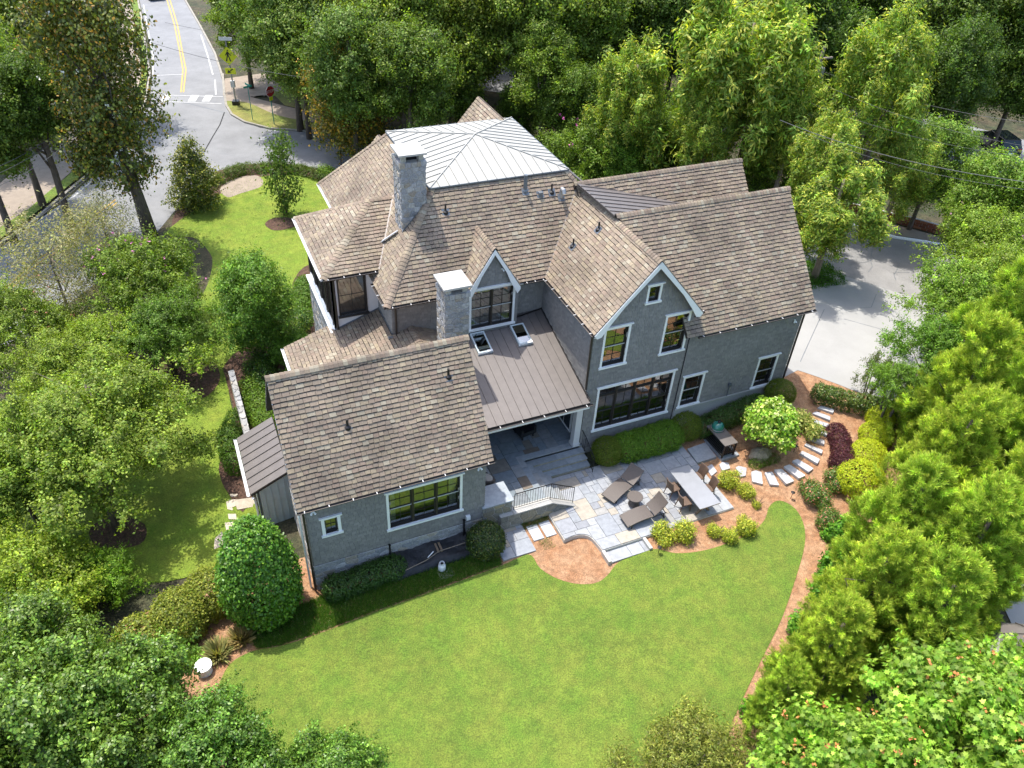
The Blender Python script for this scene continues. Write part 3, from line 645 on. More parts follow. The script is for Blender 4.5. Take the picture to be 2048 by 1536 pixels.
wall(H, (gxl, 4.88, -2.2), (0, -1, 0), (-1, 0, 0), [(0, 0), (4.83, 0), (4.83, 3.49), (0, 3.49)], [(2.6, .8, 4.0, 3.0)], 39, siding=False)
wall(H, (gxr, GY0, -2), (0, 1, 0), X, [(0, 0), (5, 0), (5, 6.9), (0, 6.9)], [], 40)
part(MB().box(gxl-.03, gxr+.03, GY0-.04, GY0+.1, -2.3, -1.7), 'foundation', 'mortar')
for s_, xe in ((1, gx0), (-1, gx1)):       # bargeboards with flared feet
    d = Vector((s_*(gm-gx0), 0, gzz-EZ)); e = V3((xe, gyf+.01, EZ)); dn = d.normalized(); pn = Vector((-dn.z*s_, 0, dn.x*s_)); 
    if pn.z > 0: pn = -pn
    L = d.length; pts = [e+dn*0, e+dn*L, e+dn*L+Vector((0, 0, -.2/dn.x*s_*1.0)), e+dn*(L*.42)+pn*.16, e+dn*(L*.16)+pn*.25, e+dn*.12+pn*.32, e+pn*.2-dn*.05]
    pts = [p-Vector((0, 0, .03)) for p in pts]
    part(MB().prism(pts, (0, -.045, 0)), 'bargeboard', 'trim_white')
part(MB().box(gx0+.02, gxl, gyf, 4.4, EZ-.16, EZ-.13), 'soffit', 'trim_white')
gutter(H, (gx0, gyf, EZ-.04), (gx0, ym, EZ-.04), (-1, 0, 0), hang=.8); gutter(H, (gx1, gyf, EZ-.04), (gx1, .6, EZ-.04), (1, 0, 0))
part(MB().tube([(gx0-.05, gyf+.1, EZ-.12), (gxl-.08, GY0+.02, EZ-.35), (gxl-.07, GY0-.03, 2.2), (gxl-.1, GY0-.1, 1.95)], .05), 'downspout', 'bronze')
# dormer over the porch
dx, dyf, dz = 2.02, 4.115, 7.119; dw = .92; dze = dz-1.52*dw*1.12; dyb = ym+(dz-EZ)/s1; dwid = 1.28; sd_ = (dz-4.98-.0)/dwid
ze_ = 5.05; lo = (ze_-EZ)/s1
rf = roof_part([([(dx-dwid, dyf, ze_), (dx-dwid, ym+.1, ze_), (dx, dyb, dz), (dx, dyf, dz)], Y_), ([(dx+dwid, dyf, ze_), (dx+dwid, ym+.1, ze_), (dx, dyb, dz), (dx, dyf, dz)], Y_)], 19)
ridge_caps(rf, (dx, dyf-.02, dz), (dx, dyb, dz), w=.14, drop=1, seed=11)
for s_ in (-1, 1): part(MB().bar((dx+s_*dwid, ym+.1, ze_+.03), (dx, dyb, dz+.03), .07, .03), 'valley_flashing', 'brown_metal')
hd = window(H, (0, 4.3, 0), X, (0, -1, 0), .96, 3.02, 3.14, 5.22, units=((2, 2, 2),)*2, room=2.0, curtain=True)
wall(H, (.86, 4.3, 2.8), X, (0, -1, 0), [(0, 0), (2.42, 0), (2.42, 2.35), (dx-.86, dz-2.8-.2), (0, 2.35)], [sh(hd, .86, 2.8)], 42)
wall(H, (3.28, 4.3, 2.8), (0, 1, 0), X, [(0, 0), (.6, 0), (.6, 2.4), (0, 2.4)], [], 43); wall(H, (.86, 4.9, 2.8), (0, -1, 0), (-1, 0, 0), [(0, 0), (.6, 0), (.6, 2.4), (0, 2.4)], [], 44)
for s_ in (-1, 1):
    e = V3((dx+s_*dwid, dyf+.01, ze_)); tp = V3((dx, dyf+.01, dz)); d = tp-e; dn = d.normalized(); pn = Vector((dn.z*s_, 0, -dn.x*s_)); pn = pn if pn.z < 0 else -pn; L = d.length
    pts = [e, tp, tp-Vector((0, 0, .26)), e+dn*L*.45+pn*.15, e+dn*L*.2+pn*.2-Vector((s_*.05, 0, 0)), e+Vector((-s_*.14, 0, -.3)), e+Vector((0, 0, -.12))]
    part(MB().prism([p-Vector((0, 0, .03)) for p in pts], (0, -.045, 0)), 'bargeboard', 'trim_white')
floodlight((2.45, 4.27, 6.0), [(.4, -.5, -.6)])
# garage wing: two parallel gables and the metal valley roof between them
r1, gy, gzr, ge, gez = 16.364, 3.331, 8.26, -.444, 3.868; gf = 6.705
fx = 8.3
rf = roof_part([([(9.3, ge, gez), (r1, ge, gez), (r1, gy, gzr), (7.2, gy, gzr), (9.3, .9, gez+s1*1.344)], X)], 20)
roof_plane(rf, [(7.5, 5.02, gzr-s1*1.69), (r1, 5.02, gzr-s1*1.69), (r1, gy, gzr), (7.5, gy, gzr)], X, 200, near=False)
ridge_caps(rf, (7.2, gy, gzr), (r1+.02, gy, gzr), w=.16, drop=.9, seed=12)
fr = 16.106
rf = roof_part([([(7.0, 5.02, gzr-s1*1.69), (fr, 5.02, gzr-s1*1.69), (fr, gf, gzr), (7.0, gf, gzr)], X), ([(7.0, 10.4, 3.96), (fr, 10.4, 3.96), (fr, gf, gzr), (7.0, gf, gzr)], X)], 23)
ridge_caps(rf, (6.9, gf, gzr), (fr+.02, gf, gzr), w=.15, drop=.9, seed=13)
seam_roof(H, [(7.15, 3.35, 8.22), (7.0, 6.68, 8.22), (14.9, 5.02, 6.33)], (0, 1, 0), .4, 'brown_metal', name='valley_metal_roof')
wh = [window(H, (0, -.04, 0), X, (0, -1, 0), x0, -.62, x0+1.2, 1.32, units=((2, 2, 2),), room=1.2) for x0 in (9.94, 14.2)]
for x_ in (r1-.03,): MB().obox((x_, ge, gez-.15), (.03, 0, 0), (0, gy-ge, gzr-gez), (0, 0, .14)).build('rake_board', 'bronze', H)
wall(H, (9.77, -.04, -.6), X, (0, -1, 0), [(0, 0), (6.33, 0), (6.33, 4.5), (0, 4.5)], [sh(k, 9.77, -.6) for k in wh], 45)
gzt = lambda y: (gez+s1*(y-ge) if y < gy else gzr-s1*(y-gy) if y < 5.02 else gzr-s1*(gf-y) if y < gf else gzr-s1*(y-gf))-.18
wall(H, (16.1, -.04, -1.2), (0, 1, 0), X, [(0, 0), (10, 0), (10, gzt(9.96)+1.2), (6.745, gzt(6.7)+1.2), (5.06, gzt(5.02)+1.2), (3.37, gzt(gy)+1.2), (0, gzt(-.04)+1.2)], [], 46, siding=False)
wall(H, (16.1, 9.96, -1.2), (-1, 0, 0), (0, 1, 0), [(0, 0), (6.5, 0), (6.5, 5), (0, 5)], [], 47, siding=False)
part(MB().box(9.8, 16.12, -.1, 0, -2.4, -.6), 'foundation', 'mortar'); part(MB().box(9.8, 16.14, -.16, -.04, -.68, -.6), 'skirt_board', 'concrete_cap')
gutter(H, (9.85, ge, gez-.04), (r1, ge, gez-.04), (0, -1, 0))
part(MB().tube([(16.2, ge+.05, gez-.1), (16.15, -.1, gez-.3), (16.15, -.1, -1.0)], .05), 'downspout', 'bronze')
floodlight((15.65, -.1, 3.2), [(-.4, -.5, -.7), (.4, -.5, -.7)])
part(MB().tube([(12.75, -.14, -.6), (12.75, -.14, .1)], .02).box(12.68, 12.82, -.2, -.08, .02, .16), 'hose_tap', 'lead')
# chimneys
def chimney(x0, x1, y0, y1, z0, z1, cap, seed, shoulders=True):
    ch = part(MB().box(x0, x1, y0, y1, z0, z1), 'chimney', 'mortar')
    for i, (O, U, N, wd) in enumerate((((x0, y0, z0), X, (0, -1, 0), x1-x0), ((x0, y1, z0), (0, -1, 0), (-1, 0, 0), y1-y0), ((x1, y0, z0), Y_, X, y1-y0), ((x1, y1, z0), (-1, 0, 0), Y_, x1-x0))):
        stones(ch, O, U, N, [(0, 0), (wd, 0), (wd, z1-z0-.2), (0, z1-z0-.2)], (.3, .23), seed+i, near=i < 2, jitter=.42)
    rng = random.Random(seed); e = .05     # projecting course of small stones, then four piers and the slab
    for O, U, wd, N in (((x0-e, y0-e), (1, 0), x1-x0+2*e, (0, 1)), ((x0-e, y1+e-.16), (1, 0), x1-x0+2*e, (0, 1)), ((x0-e, y0-e+.16), (0, 1), y1-y0+2*e-.32, (1, 0)), ((x1+e-.16, y0-e+.16), (0, 1), y1-y0+2*e-.32, (1, 0))):
        t = 0
        while t < wd-.02:
            l = min(rng.uniform(.16, .3), wd-t)
            if wd-t-l < .08: l = wd-t
            MB().obox((O[0]+U[0]*(t+.006), O[1]+U[1]*(t+.006), z1-.2), (U[0]*(l-.012), U[1]*(l-.012), 0), (N[0]*.16, N[1]*.16, 0), (0, 0, .2+rng.uniform(0, .02)), jit(rng.choice(SC_), rng)).build('course_stone', 'stone', ch); t += l
    g = cap[5]-cap[4]
    for px in (x0+.06, x1-.26):
        for py in (y0+.06, y1-.26): MB().box(px, px+.2, py, py+.2, z1-.01, cap[4], (.4, .38, .32)).build('pier', 'stone', ch)
    MB().box(x0+.28, x1-.28, y0+.28, y1-.28, z1-.02, z1+.12).build('flue', 'dark_void', ch)
    MB().box(cap[0], cap[1], cap[2], cap[3], cap[4], cap[5]).build('cap', 'concrete_cap', ch)
    return ch
chimney(-1.07, .0, 7.09, 8.15, 4.6, 10.0, (-1.15, .04, 6.98, 8.25, 10.3, 10.38), 50)
chimney(-.79, .22, 2.42, 3.46, -1.5, 6.38, (-.9, .31, 2.3, 3.58, 6.66, 6.75), 60)
cb = part(MB().box(-.86, .34, 2.1, 3.5, -1.5, 2.9), 'fireplace_base', 'mortar')
stones(cb, (-.86, 2.1, -1.5), X, (0, -1, 0), [(0, 0), (1.2, 0), (1.2, 4.4), (0, 4.4)], (.34, .26), 64); stones(cb, (.34, 2.1, -1.5), Y_, X, [(0, 0), (1.4, 0), (1.4, 4.4), (0, 4.4)], (.34, .26), 65)
stones(cb, (-.86, 2.1, 2.9), X, Z_, [(0, 0), (1.2, 0), (1.2, .32), (0, .32)], (.3, .3), 66, Vv=Y_)
part(MB().bar((-2.75, 8.6, 5.15), (-1.25, 7.35, 6.85), .16, .04), 'flashing', 'cream_paint'); part(MB().bar((-1.1, 7.06, 6.95), (.02, 7.06, 8.16), .05, .04), 'flashing', 'lead')  # first flashing coloured pale to stand in for sun reflected off its metal
# vents through the roofs
def vent(p, hgt, r_, kind='pipe', n=(0, -.76, .65)):
    p = V3(p); b = MB(); b.lathe([(.13, -.06), (.12, .05), (r_+.01, .1), (r_, .12), (r_, hgt)], 12, p)
    if kind == 'hood': b = MB(); b.tube([p, p+Vector((0, 0, hgt*.6)), p+Vector((0, -.08, hgt*.9)), p+Vector((0, -.22, hgt*.9)), p+Vector((0, -.28, hgt*.6))], [r_]*5, 12)
    if kind == 'box': b = MB(); b.box(p.x-.09, p.x+.09, p.y-.12, p.y+.09, p.z-.1, p.z+.16)
    v_ = part(b, 'roof_vent', ('lead' if r_ > .06 else 'dark_metal') if kind != 'hood' else 'galvanised'); U = Vector((1, 0, 0)); n = V3(n).normalized(); W = n.cross(U) if abs(n.x) < .5 else n.cross(Vector((0, 1, 0))); U = W.cross(n)
    MB().obox(p-U*.17-W*.17+n*.03, U*.34, W*.34, n*.012).build('vent_flashing', 'lead', v_)
vent((4.62, 7.02, 8.01), .8, .085); vent((5.3, 6.85, 7.82), .2, .08, 'box'); vent((5.88, 6.87, 7.85), .42, .04); vent((6.29, 6.69, 7.63), .5, .1, 'hood'); vent((.76, 6.76, 7.7), .4, .04)
vent((6.73, 3.82, 7.37), .38, .04, n=(-.76, 0, .65)); vent((5.88, 4.39, 6.4), .38, .04, n=(-.76, 0, .65)); vent((-1.84, -.833, 5.0), .38, .045); vent((-5.89, -1.44, 4.22), .38, .045)
part(MB().bar((7.0, 7.5, 8.5), (7.6, 6.9, 8.0), .12, .05), 'ridge_flashing', 'brown_metal')
# porch: metal roof with two skylights, column, bluestone floor, stairs
pz = lambda y: 1.5+.286*(y+.45)
seam_roof(H, [(-.76, -.45, 1.5), (4.84, -.45, 1.5), (4.84, 4.88, pz(4.88)), (-.76, 4.88, pz(4.88))], X, .4, 'brown_metal', name='porch_roof', th=.12, seam=.02)
gutter(H, (-.76, -.47, 1.44), (4.92, -.47, 1.44), (0, -1, 0), hang=1.1)
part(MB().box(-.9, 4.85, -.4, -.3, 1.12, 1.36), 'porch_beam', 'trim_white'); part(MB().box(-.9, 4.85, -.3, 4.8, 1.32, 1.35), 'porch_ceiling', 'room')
part(MB().bar((gxl-.03, -.4, pz(-.4)+.06), (gxl-.03, 4.88, pz(4.88)+.06), .06, .08), 'flashing', 'dark_metal'); part(MB().bar((.9, 4.25, pz(4.25)+.06), (4.85, 4.25 if 0 else 4.86, pz(4.86)+.06), .03, .05), 'flashing', 'dark_metal')
for x0, x1 in ((.98, 1.66), (2.94, 3.6)):
    y0, y1 = 3.12, 4.24; U, W = Vector((1, 0, 0)), Vector((0, 1, .286)).normalized(); n = U.cross(W); O = Vector((x0, y0, pz(y0))); L = (y1-y0)*1.04; t = .07
    f = MB(); f.obox(O, U*(x1-x0), W*t, n*.13); f.obox(O+W*(L-t), U*(x1-x0), W*t, n*.13); f.obox(O+W*t, U*t, W*(L-2*t), n*.13); f.obox(O+W*t+U*(x1-x0-t), U*t, W*(L-2*t), n*.13)
    sk = part(f, 'skylight', 'sign_green'); 
    sk.data.materials.clear(); sk.data.materials.append(M['panel_blue'])
    MB().obox(O+U*t+W*t+n*.1, U*(x1-x0-2*t), W*(L-2*t), n*.012).build('skylight_pane', 'glass_green', sk)
    MB().obox(O+U*t+W*t+n*.022, U*(x1-x0-2*t), W*(L-2*t), n*.006).build('skylight_well', 'dark_void', sk)
    MB().obox(O-W*.03-U*.02, U*(x1-x0+.04), W*.028, n*.1).build('skylight_lip', 'cream_paint', sk)
    MB().obox(O+U*(x1-x0)-W*.02+n*.131, U*-.25, W*.1, n*.02).build('skylight_latch', 'trim_white', sk)
co = part(MB().box(4.5, 4.8, -.02, .3, -1.4, 1.12), 'porch_column', 'cream_paint'); MB().box(4.46, 4.84, -.06, .34, 1.0, 1.119).build('capital', 'cream_paint', co); MB().box(4.47, 4.83, -.05, .33, -1.4, -1.25).build('plinth', 'cream_paint', co)
part(MB().prism([(4.5, .08, .6), (4.5, .08, .85), (4.1, .08, 1.12), (3.9, .08, 1.12)], (0, .12, 0)), 'bracket', 'cream_paint'); part(MB().box(2.3, 2.7, 1.5, 3.2, .55, .62).tube([(2.5, 1.6, .6), (2.5, 1.6, 1.3)], .03), 'ceiling_fan', 'trim_white')
# doors under the porch
dr = part(MB().box(gxl-.06, gxl-.01, .9, 2.3, -1.4, .75), 'porch_door', 'trim_white')
for k in range(2): MB().box(gxl-.075, gxl-.061, 1.0+k*.62, 1.56+k*.62, -1.25, .6).build('door_pane', 'glass', dr); MB().box(gxl-.0602, gxl-.0601, 1.0+k*.62, 1.56+k*.62, -1.25, .6).build('door_backing', 'dark_void', dr)
FLP = [(.32, -2.5), (2.0, -2.5), (2.0, -.02), (4.84, -.02), (4.84, 4.8), (-1.1, 4.8), (-1.1, -1.25), (.32, -1.25)]
pf = part(MB().prism([(x, y, -2.6) for x, y in FLP], (0, 0, 1.155)), 'porch_floor', 'grout')
ashlar(pf, [(.34, -2.46), (1.75, -2.46), (1.75, .3), (4.82, .3), (4.82, 4.7), (.36, 4.7)], -1.4, .045, 71, cols=[(.2, .23, .25), (.17, .2, .22), (.22, .24, .25), (.19, .22, .23), (.15, .18, .2), (.2, .18, .15), (.16, .13, .1), (.24, .25, .25), (.19, .21, .22)])
# L-shaped stair: each level is the porch side of an inside corner that steps out
sr = random.Random(5)
for k in range(4):
    z = -1.4-.15*k; xk, yk = 2.02+.31*k, -.02-.31*k; sc_ = [(.25, .27, .28), (.27, .28, .28), (.22, .25, .27)]
    lv = part(MB().prism([(.4, -2.48, -2.6), (xk, -2.48, -2.6), (xk, yk, -2.6), (4.96, yk, -2.6), (4.96, .32, -2.6), (1.6, .32, -2.6), (.4, .32, -2.6)], (0, 0, z-.045+2.6-.001*k)), 'stair_riser', 'stone'); 
    lv.data.color_attributes['Col'].data.foreach_set('color', np.tile([.34, .3, .22, 1], len(lv.data.vertices)).astype(np.float32))
    x0 = xk-.31; y0 = yk+.31; e = .02
    yy = -2.46
    while yy < yk-.05:
        l = min(sr.uniform(.8, 1.1), yk+e*0-yy); ye2 = yy+l if yk-yy-l > .3 else yk; MB().prism([(x0, yy+.005, z-.045), (xk+e, yy+.005, z-.045), (xk+e, ye2-.005 if ye2 < yk else yk-.02, z-.045), (x0, (ye2-.005) if ye2 < yk else y0, z-.045)], (0, 0, .045), jit(sr.choice(sc_), sr)).build('tread', 'flagstone', pf); yy = ye2
    xx = xk+e; first = True
    while xx < 4.9:
        l = sr.uniform(1.0, 1.5); xe = xx+l if 4.98-xx-l > .4 else 4.98; MB().prism([((xx if not first else xk+e), yk-e, z-.045), (xe-.006, yk-e, z-.045), (xe-.006, y0, z-.045), ((xx if not first else x0), y0, z-.045)], (0, 0, .045), jit(sr.choice(sc_), sr)).build('tread', 'flagstone', pf); xx = xe; first = False
# retaining wall under the railing, with the bluestone-capped pier
tw = part(MB().prism([(-.25, 0, -2.6), (3.25, 0, -2.6), (3.25, 0, -2.05), (2.1, 0, -1.42), (-.25, 0, -1.42)], (0, .3, 0)), 'terrace_wall', 'mortar'); tw.location = (0, -2.8, 0)
stones(tw, (-.25, 0, -2.6), X, (0, -1, 0), [(0, 0), (3.5, 0), (3.5, .5), (2.35, 1.16), (0, 1.16)], (.42, .34), 81, cols=[(.24, .22, .165), (.22, .21, .18), (.28, .24, .16), (.19, .19, .17)])
for p in tw.children: p.location = (0, 0, 0)
cp = MB(); cp.box(.34, 2.12, -2.86, -2.47, -1.415, -1.36); part(cp, 'wall_cap', 'concrete_cap')
cp = MB(); cp.obox((2.13, -2.86, -1.42), (1.15, 0, -.63), (0, .36, 0), (0, 0, .05)); part(cp, 'wall_cap', 'concrete_cap')
pr_ = part(MB().box(-1.0, .3, -2.6, -1.6, -2.7, -.76), 'pier', 'mortar'); stones(pr_, (-1.0, -2.6, -2.6), X, (0, -1, 0), [(0, 0), (1.3, 0), (1.3, 1.83), (0, 1.83)], (.4, .32), 82, cols=[(.24, .22, .165), (.22, .21, .18), (.28, .24, .16), (.19, .19, .17)]); stones(pr_, (.3, -2.6, -1.4), Y_, X, [(0, 0), (1, 0), (1, .63), (0, .63)], (.35, .3), 83)
MB().box(-1.02, .38, -2.68, -1.52, -.76, -.7, (.3, .33, .35)).build('pier_cap', 'flagstone', pr_)
def railing(pts, h_, m='iron', name='railing', n=.115, foot=False):
    rl = MB(); pts = [V3(p) for p in pts]
    up = Vector((0, 0, h_)); rl.tube([p+up for p in pts], .022, 6)
    ro = part(rl, name, m); mb = MB(); mb.tube([p+Vector((0, 0, .09)) for p in pts], .012, 5); mb.build('bottom_rail', m, ro)
    for a_, b_ in zip(pts, pts[1:]):
        k = max(1, int((b_-a_).length/n))
        for i in range(k): p = a_+(b_-a_)*(i/k); MB().tube([p+Vector((0, 0, .0 if i == 0 else .09)), p+up], .016 if i == 0 else .008, 5).build('baluster' if i else 'post', m, ro)
    MB().tube([pts[-1], pts[-1]+up], .016, 5).build('post', m, ro)
railing([(.42, -2.62, -1.36), (2.1, -2.62, -1.36), (3.22, -2.66, -1.95)], .93)
railing([(4.93, .05, -1.4), (4.93, -.35, -1.5), (4.93, -1.28, -2.0)], .86)
for P_ in (SH, CAPS, WS): pass
# ------------------------------------------------------------------ ground, lawns, streets
mb = MB(); nx, ny = len(GX), len(GY)
mb.v = [(float(GX[i]), float(GY[j]), float(GZ[j, i])) for j in range(ny) for i in range(nx)]; mb.c = [(1, 1, 1)]*len(mb.v)
mb.f = [(j*nx+i, j*nx+i+1, (j+1)*nx+i+1, (j+1)*nx+i) for j in range(ny-1) for i in range(nx-1)]
mb.build('ground', 'ground', kind='structure')
LAWN = smooth_poly(gp((450, 1345), (500, 1306), (560, 1294), (630, 1272), (700, 1245), (766, 1220), (830, 1197), (920, 1164), (1002, 1133), (1040, 1116), (1062, 1112), (1080, 1138), (1110, 1157), (1150, 1169), (1190, 1168), (1215, 1152), (1240, 1124),
    (1304, 1100), (1350, 1108), (1400, 1104), (1450, 1090), (1500, 1068), (1528, 1042), (1538, 1015), (1555, 1003), (1578, 1010), (1598, 1030), (1609, 1062), (1607, 1100), (1590, 1160), (1562, 1240), (1520, 1325), (1480, 1410), (1455, 1480), (1460, 1620), (1000, 1750), (620, 1650), (440, 1450)), 4)
sheet('pine_straw', gp((300, 1500), (250, 1250), (440, 1140), (640, 1110), (960, 1020), (1100, 990), (1300, 870), (1600, 730), (1800, 800), (1850, 950), (1720, 1150), (1600, 1450), (1520, 1620), (1300, 1750), (700, 1750)), 'pine_straw', .035)
sheet('lawn', LAWN, 'lawn', .06)
LAWN2 = smooth_poly(gp((330, 470), (378, 428), (425, 402), (445, 385), (490, 362), (540, 352), (600, 351), (640, 362), (700, 400), (720, 560), (640, 560), (594, 565), (588, 582), (600, 612), (625, 645), (640, 700), (560, 690), (490, 700), (458, 735), (460, 800), (473, 850), (462, 885), (441, 920), (440, 950), (460, 985), (500, 1003),
    (540, 1040), (500, 1110), (440, 1130), (330, 1165), (200, 1150), (60, 1110), (-60, 1000), (-60, 850), (100, 760), (300, 720), (400, 600), (425, 530), (415, 500), (385, 475)), 3)
sheet('front_lawn', LAWN2, 'lawn_bright', .03)
sheet('bare_patch', smooth_poly(gp((440, 378), (470, 358), (515, 352), (525, 372), (480, 388), (455, 395))), 'sidewalk', .036)
sheet('mulch_ring', smooth_poly(gp((530, 450), (545, 438), (575, 436), (595, 443), (588, 455), (550, 462))), 'dark_mulch', .05)
sheet('mulch_bed', smooth_poly(gp((585, 570), (620, 530), (680, 560), (680, 690), (640, 740), (560, 780), (500, 1010), (455, 985), (438, 940), (450, 905), (470, 870), (468, 820), (452, 760), (450, 730), (500, 690), (620, 660), (606, 625))), 'dark_mulch', .04)
sheet('mulch_bed', smooth_poly(gp((352, 472), (345, 440), (368, 405), (430, 345), (540, 322), (660, 335), (700, 360), (720, 400), (640, 364), (540, 354), (450, 386), (400, 420), (370, 455))), 'dark_mulch', .02)
sheet('mulch_bed', smooth_poly(gp((180, 1060), (230, 1030), (290, 1050), (280, 1090), (200, 1095))), 'dark_mulch', .045)
sheet('mulch_bed', smooth_poly(gp((300, 740), (340, 700), (420, 720), (440, 760), (400, 800), (320, 790))), 'dark_mulch', .045)
# streets
road = gp((270, -40), (283, 20), (300, 90), (305, 150), (300, 200), (270, 260), (210, 330), (140, 395), (60, 455), (-40, 525), (-200, 640), (-200, 900), (0, 700), (120, 620), (230, 540), (310, 470), (360, 410), (410, 350), (440, 300), (456, 235), (450, 205), (447, 170), (430, 110), (400, 55), (370, 0), (350, -40))
sheet('main_road', road, 'asphalt', .02)
cross = gp((445, 190), (456, 215), (466, 232), (486, 244), (520, 256), (570, 263), (640, 264), (720, 285), (800, 300), (1000, 330), (1000, 420), (850, 400), (720, 350), (650, 340), (560, 325), (480, 330), (425, 345), (380, 380), (400, 300), (430, 250))
sheet('side_street', cross, 'asphalt', .026)
sheet('street', gp((1500, 505), (1580, 470), (1640, 452), (1700, 452), (1790, 478), (1880, 492), (1960, 540), (2150, 640), (2150, 800), (1980, 680), (1850, 605), (1740, 570), (1650, 542), (1600, 540), (1500, 560)), 'asphalt_street', .022)
sheet('gutter_pan', gp((1600, 541), (1650, 541), (1740, 569), (1850, 604), (1980, 679), (1980, 700), (1850, 620), (1740, 582), (1650, 552), (1600, 552)), 'concrete', .034)
sheet('driveway', gp((1540, 600), (1600, 575), (1665, 566), (1668, 552), (1740, 582), (1850, 620), (1900, 660), (1900, 760), (1780, 810), (1700, 780), (1595, 742), (1560, 760), (1480, 700)), 'concrete', .05)
sheet('neighbour_driveway', gp((2000, 1000), (2200, 950), (2300, 1300), (2060, 1330), (2000, 1200)), 'concrete', .04)
sheet('far_street', gp((880, 100), (1160, 110), (1330, 200), (1560, 140), (1800, 190), (1930, 250), (2048, 280), (2200, 330), (2200, 400), (1950, 340), (1820, 280), (1600, 230), (1340, 240), (1150, 210), (900, 170)), 'asphalt', .02)
sheet('verge', smooth_poly(gp((452, 207), (470, 206), (500, 210), (560, 235), (650, 252), (700, 268), (655, 265), (600, 263), (540, 259), (490, 246), (464, 230))), 'lawn_dry', .16)
sheet('sidewalk', gp((446, 192), (450, 160), (520, 150), (640, 150), (640, 166), (560, 190), (500, 196), (570, 215), (650, 232), (720, 250), (720, 268), (650, 253), (560, 236), (500, 211), (455, 207)), 'sidewalk', .14)
sheet('verge', gp((540, 185), (600, 190), (650, 232), (570, 214)), 'lawn_dry', .17)
sheet('sidewalk', gp((218, -40), (255, -40), (272, 60), (283, 150), (270, 210), (200, 300), (145, 345), (100, 385), (60, 420), (-100, 540), (-100, 440), (0, 370), (100, 290), (200, 220), (240, 150), (235, 60)), 'sidewalk', .12)
sheet('verge', gp((258, -40), (268, -40), (284, 50), (296, 150), (285, 215), (200, 325), (60, 440), (-60, 525), (-60, 500), (60, 420), (140, 352), (272, 212), (284, 150), (272, 60)), 'lawn', .15)
def strip(name, pts, w_, m, off, z=None, parent=None, kind='structure', h_=0, **k):
    """a ribbon (or kerb of height h_) following ground points"""
    P = [Vector(p[:2]) for p in pts]; q = []
    for i in range(len(P)-1):
        n = max(1, int((P[i+1]-P[i]).length)); q += [P[i].lerp(P[i+1], j/n) for j in range(n)]
    q.append(P[-1]); mb = MB(); L = []
    for i, p in enumerate(q):
        d = (q[min(i+1, len(q)-1)]-q[max(i-1, 0)]).normalized(); nn = Vector((-d.y, d.x))*w_/2; L.append((p+nn, p-nn))
    for a_, b_ in L:
        za, zb = gz(*a_)+off, gz(*b_)+off; mb.v += [(a_.x, a_.y, za), (b_.x, b_.y, zb)]+([(a_.x, a_.y, za-h_), (b_.x, b_.y, zb-h_)] if h_ else [])
    s_ = 4 if h_ else 2
    for i in range(len(L)-1):
        o = i*s_; mb.f.append((o, o+1, o+s_+1, o+s_))
        if h_: mb.f += [(o+1, o+3, o+s_+3, o+s_+1), (o+2, o, o+s_, o+s_+2)]
    mb.c = [(1, 1, 1)]*len(mb.v)
    if kind: k['kind'] = kind
    return mb.build(name, m, parent, **k)
strip('kerb', gp((446, 150), (449, 190), (453, 213), (464, 231), (490, 246), (540, 259), (600, 263), (655, 265), (720, 280)), .2, 'kerb', .17, h_=.2)
strip('kerb', gp((370, 0), (400, 52), (430, 108), (447, 160)), .2, 'kerb', .14, h_=.2)
strip('kerb', gp((268, -40), (284, 40), (300, 150), (290, 212), (205, 328), (65, 446), (-60, 530)), .2, 'kerb', .15, h_=.2)
for pts in (((340, 0), (355, 50), (364, 100), (372, 140), (367, 185)), ((334, 0), (349, 50), (359, 100), (366, 140), (362, 185)), ((235, 405), (190, 440), (140, 487), (80, 525), (20, 580), (-60, 640)), ((231, 400), (186, 435), (135, 482), (75, 520), (15, 574), (-60, 634))): strip('centre_line', gp(*pts), .13, 'paint_yellow', .03)
for pts in (((287, 10), (298, 70), (306, 110), (306, 150)), ((305, 152), (366, 149)), ((308, 190), (446, 194)), ((308, 203), (443, 208)), ((402, 70), (415, 110), (426, 150)), ((430, 160), (432, 190)), ((20, 480), (70, 448), (150, 392), (205, 345))): strip('lane_line', gp(*pts), .14, 'paint_white', .034)
for x_ in (328, 336, 384, 392, 412, 420): strip('crosswalk_bar', gp((x_+3, 191), (x_-5, 204)), .35, 'paint_white', .038)
strip('stop_line', gp((555, 262), (522, 281)), .55, 'paint_white', .038)
for pts in (((0, 0),)*0,): pass
strip('tar_seam', gp((449, 225), (440, 250), (425, 275), (408, 305)), .09, 'dark_void', .033)
strip('tar_seam', gp((320, 200), (380, 208), (450, 226)), .05, 'lead', .033)
rs = random.Random(8)
for a_, b_ in (((1750, 500), (1735, 545)), ((1700, 530), (1750, 520)), ((1790, 560), (1800, 530)), ((1690, 545), (1712, 552)), ((1820, 545), (1790, 548))):
    p, q_ = G(*a_), G(*b_); strip('road_crack', [tuple((p.lerp(q_, t)+Vector((rs.uniform(-.15, .15), rs.uniform(-.15, .15), 0)))[:2]) for t in (0, .25, .5, .75, 1)], .035, 'lead', .03)
for a_, b_ in (((1648, 620), (1600, 725)), ((1690, 640), (1790, 668)), ((1752, 590), (1742, 616)), ((1742, 616), (1712, 618))): strip('control_joint', gp(a_, b_), .03, 'lead', .056)
